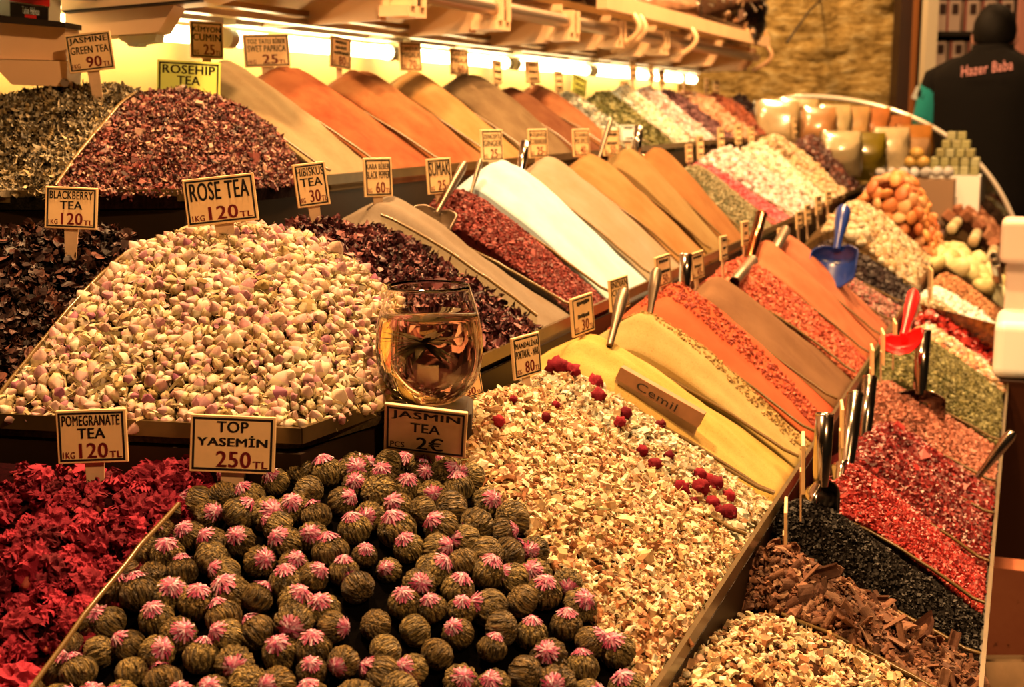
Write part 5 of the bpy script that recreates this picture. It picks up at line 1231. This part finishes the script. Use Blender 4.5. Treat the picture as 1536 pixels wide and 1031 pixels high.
for row, (ya, yb, starts) in enumerate([(105, 68, (1402, 1429, 1456, 1483, 1506)), (50, 8, (1402, 1421, 1448, 1474, 1500)), (-8, -50, (1404, 1430, 1458, 1486))]):
    for i, px in enumerate(starts):
        x0, x1 = at_y(px, 0, 6.8).x, at_y(px+21, 0, 6.8).x; z_ = zs[row+1] if row < 2 else zs[3]
        z_ = zs[1] if row == 0 else (zs[2] if row == 1 else zs[2]+.30); hgt = .135 if row == 0 else .15
        if row == 2: continue
        cN = ['first', 'second', 'third', 'fourth', 'fifth'][i]
        c_ = thing('carton', '%s carton from the left on the %s shelf behind the person' % (cN, ['lower', 'upper'][row]), 'carton', ((x0+x1)/2, 6.86, z_), (0, 0, 0), 'cartons in the shop shelving')
        w_ = x1-x0
        MB().box((0, 0, hgt/2), (w_, .12, hgt)).build('box', M_C1, c_)
        MB().box((-w_*.42, -.061, hgt/2), (w_*.14, .003, hgt)).build('red_stripe', M_C2, c_)
        MB().box((w_*.12, -.061, hgt*.72), (w_*.45, .003, hgt*.34)).build('brown_picture', M_C3, c_)
area('shop_lamp', (2.6, 6.35, 2.9), .3, 6)
# person, seen from behind
PX, PY = at_y(1489, 60, 5.6).x, 5.6
hz = 1.30+(165-54)/2000*5.6                                        # middle of the head
per = thing('person', 'person seen from behind in a black vest with lettering and teal sleeves', 'person', (PX, PY, 0), (0, 0, math.radians(-25)))
SH = 1.30+(165-97)/2000*5.6; HF = .06
bm = MB()
def ell(mb, c, r, seg=18, rings=12):
    vs = [(c[0]+r[0]*math.sin(PI*i/rings)*math.cos(2*PI*k/seg), c[1]+r[1]*math.sin(PI*i/rings)*math.sin(2*PI*k/seg), c[2]+r[2]*math.cos(PI*i/rings)) for i in range(rings+1) for k in range(seg)]
    mb.add(vs, [(i*seg+k, (i+1)*seg+k, (i+1)*seg+(k+1) % seg, i*seg+(k+1) % seg) for i in range(rings) for k in range(seg)], 0, True)
ell(bm, (0, HF+.01, hz), (.076, .095, .112)); ell(bm, (0, HF+.065, hz-.05), (.056, .055, .055))   # skull, jaw
bm.tube([(0, HF+.10, hz+.01), (0, HF+.122, hz-.015), (0, HF+.112, hz-.028)], [.010, .016, .010], 8)  # nose
for sx in (-1, 1):
    ell(bm, (sx*.080, HF+.012, hz-.018), (.013, .022, .034)); ell(bm, (sx*.03, HF+.093, hz), (.013, .01, .009))
bm.tube([(-.025, HF+.106, hz-.055), (0, HF+.115, hz-.055), (.025, HF+.106, hz-.055)], .007, 8)
bm.tube([(0, HF+.01, hz-.05), (0, HF*.5, SH+.04), (0, -.005, SH-.02)], [.055, .058, .075], 14)
for sx in (-1, 1):
    sh = Vector((sx*.185, 0, SH-.075)); el = Vector((sx*.265, -.02+.06, SH-.30)); wr = Vector((sx*.20, .26, SH-.36))
    bm.tube([(0, 0, SH-.05), sh, sh.lerp(el, .5), el, el.lerp(wr, .5), wr], [.08, .062, .050, .042, .038, .028], 14)
    hd = (wr-el).normalized(); bm.tube([wr, wr+hd*.045, wr+hd*.085], [.028, .036, .030], 10, squash=.6)
    for f_ in range(4):
        o_ = wr+hd*.08+Vector((0, 0, .024-.016*f_)); ln = (.062, .072, .068, .052)[f_]
        bm.tube([o_, o_+hd*ln*.55+Vector((-sx*.010, 0, 0)), o_+hd*ln*.8+Vector((-sx*.035, 0, -.004))], [.0095, .009, .007], 7)
    bm.tube([wr+hd*.02, wr+hd*.05+Vector((-sx*.02, 0, .034)), wr+hd*.085+Vector((-sx*.035, 0, .038))], [.012, .011, .008], 7)
    bm.tube([(sx*.09, 0, .88), (sx*.10, .0, .62), (sx*.10, .01, .46), (sx*.10, -.01, .28), (sx*.10, -.01, .09)], [.095, .078, .056, .056, .038], 14)
    bm.tube([(sx*.10, -.03, .05), (sx*.105, .06, .04), (sx*.11, .17, .03)], [.042, .042, .03], 10, squash=.75)
bm.tube([(0, 0, .84), (0, 0, 1.0), (0, .0, SH-.12), (0, 0, SH-.03)], [.155, .14, .165, .12], 18, squash=.72, up=(0, 1, 0))
body = bm.build('body', plain('skin', A(226, 140, 96), .55), per)
md = body.modifiers.new('one_skin', 'REMESH'); md.mode = 'VOXEL'; md.voxel_size = .009; md.use_smooth_shade = True
md = body.modifiers.new('soft', 'SMOOTH'); md.iterations = 4
M_VEST = plain('black_vest', raw(9, 7, 7), .9, var=.3, scale=8, spec=.2); M_TEAL = plain('teal_sleeve', raw(24, 150, 156), .7); M_HAIR = plain('dark_hair', raw(8, 6, 5), .7, bmp=.6, scale=150, spec=.2)
def rings(rows, seg=32, dent=0):
    G = []
    for z, a, b, cy in rows: G.append([(a*math.copysign(abs(math.cos(2*PI*k/seg))**.75, math.cos(2*PI*k/seg)), cy+b*math.copysign(abs(math.sin(2*PI*k/seg))**.85, math.sin(2*PI*k/seg)), z+ .006*math.sin(k)) for k in range(seg+1)])
    return MB().grid(G)
vest = rings([(.80, .205, .155, 0), (.95, .20, .15, 0), (1.10, .205, .15, 0), (SH-.16, .222, .152, 0), (SH-.07, .240, .145, 0), (SH-.03, .222, .135, 0), (SH+.015, .155, .108, .005), (SH+.040, .10, .085, .01), (SH+.055, .085, .078, .015)]).build('vest', M_VEST, per)
cap_ = MB()
for sx in (-1, 1): cap_.tube([(sx*.04, 0, SH-.035), (sx*.13, 0, SH-.055), (sx*.205, .0, SH-.09), (sx*.232, .01, SH-.15)], [.078, .082, .080, .064], 16)
cap_.build('shoulder', M_VEST, vest)
vest.modifiers.new('fold', 'SOLIDIFY').thickness = .006
col_ = MB().lathe([(.074, SH+.01), (.084, SH+.02), (.084, SH+.07), (.077, SH+.076), (.070, SH+.065)], 28); col_.v = [(x, y+.02+.25*(z-SH), z) for x, y, z in col_.v]; col_.build('collar', M_VEST, vest)
for sx in (-1, 1):
    sh = Vector((sx*.205, 0, SH-.10)); el = Vector((sx*.265, .04, SH-.30)); wr = Vector((sx*.202, .25, SH-.355))
    MB().tube([sh, sh.lerp(el, .5), el, el.lerp(wr, .5), wr], [.075, .066, .058, .054, .045], 16).build('sleeve', M_TEAL, per)
    MB().tube([(sx*.085, 0, .88), (sx*.10, .0, .62), (sx*.10, .01, .46), (sx*.10, -.01, .10)], [.118, .096, .076, .07], 16).build('trouser_leg', plain('dark_trousers', raw(24, 20, 20), .8), per)
    MB().tube([(sx*.10, -.06, .045), (sx*.10, .04, .045), (sx*.11, .19, .035)], [.045, .05, .038], 12, squash=.8).build('shoe', plain('black_shoe', raw(14, 10, 10), .4), per)
hair = MB(); G = []
for i in range(13):
    a = PI*i/12*.57; row = []
    for k in range(29):
        q = 2*PI*k/28; back = max(0, -math.sin(q)); aa = a*(1+.18*back) if True else a
        n_ = 1+.03*noise.noise(Vector((math.cos(q)*6, math.sin(q)*6, a*8)))
        row.append((.079*n_*math.sin(aa)*math.cos(q), HF+.004+.098*n_*math.sin(aa)*math.sin(q), hz+.006+.110*n_*math.cos(aa)))
    G.append(row)
hair.grid(G); hair.build('hair', M_HAIR, per).modifiers.new('thick', 'SOLIDIFY').thickness = .008
tx = MB(); co, fs, asp = text_mesh('Hazer Baba'); tw = .195
tx.add([((q[0]-.5)*tw, -.155 + .3*((q[0]-.5)*tw)**2, SH-.045+.042*q[1]+.026*(q[0]-.5)) for q in co], fs); tx.build('back_lettering', plain('vest_print', A(255, 150, 116), .6), vest)
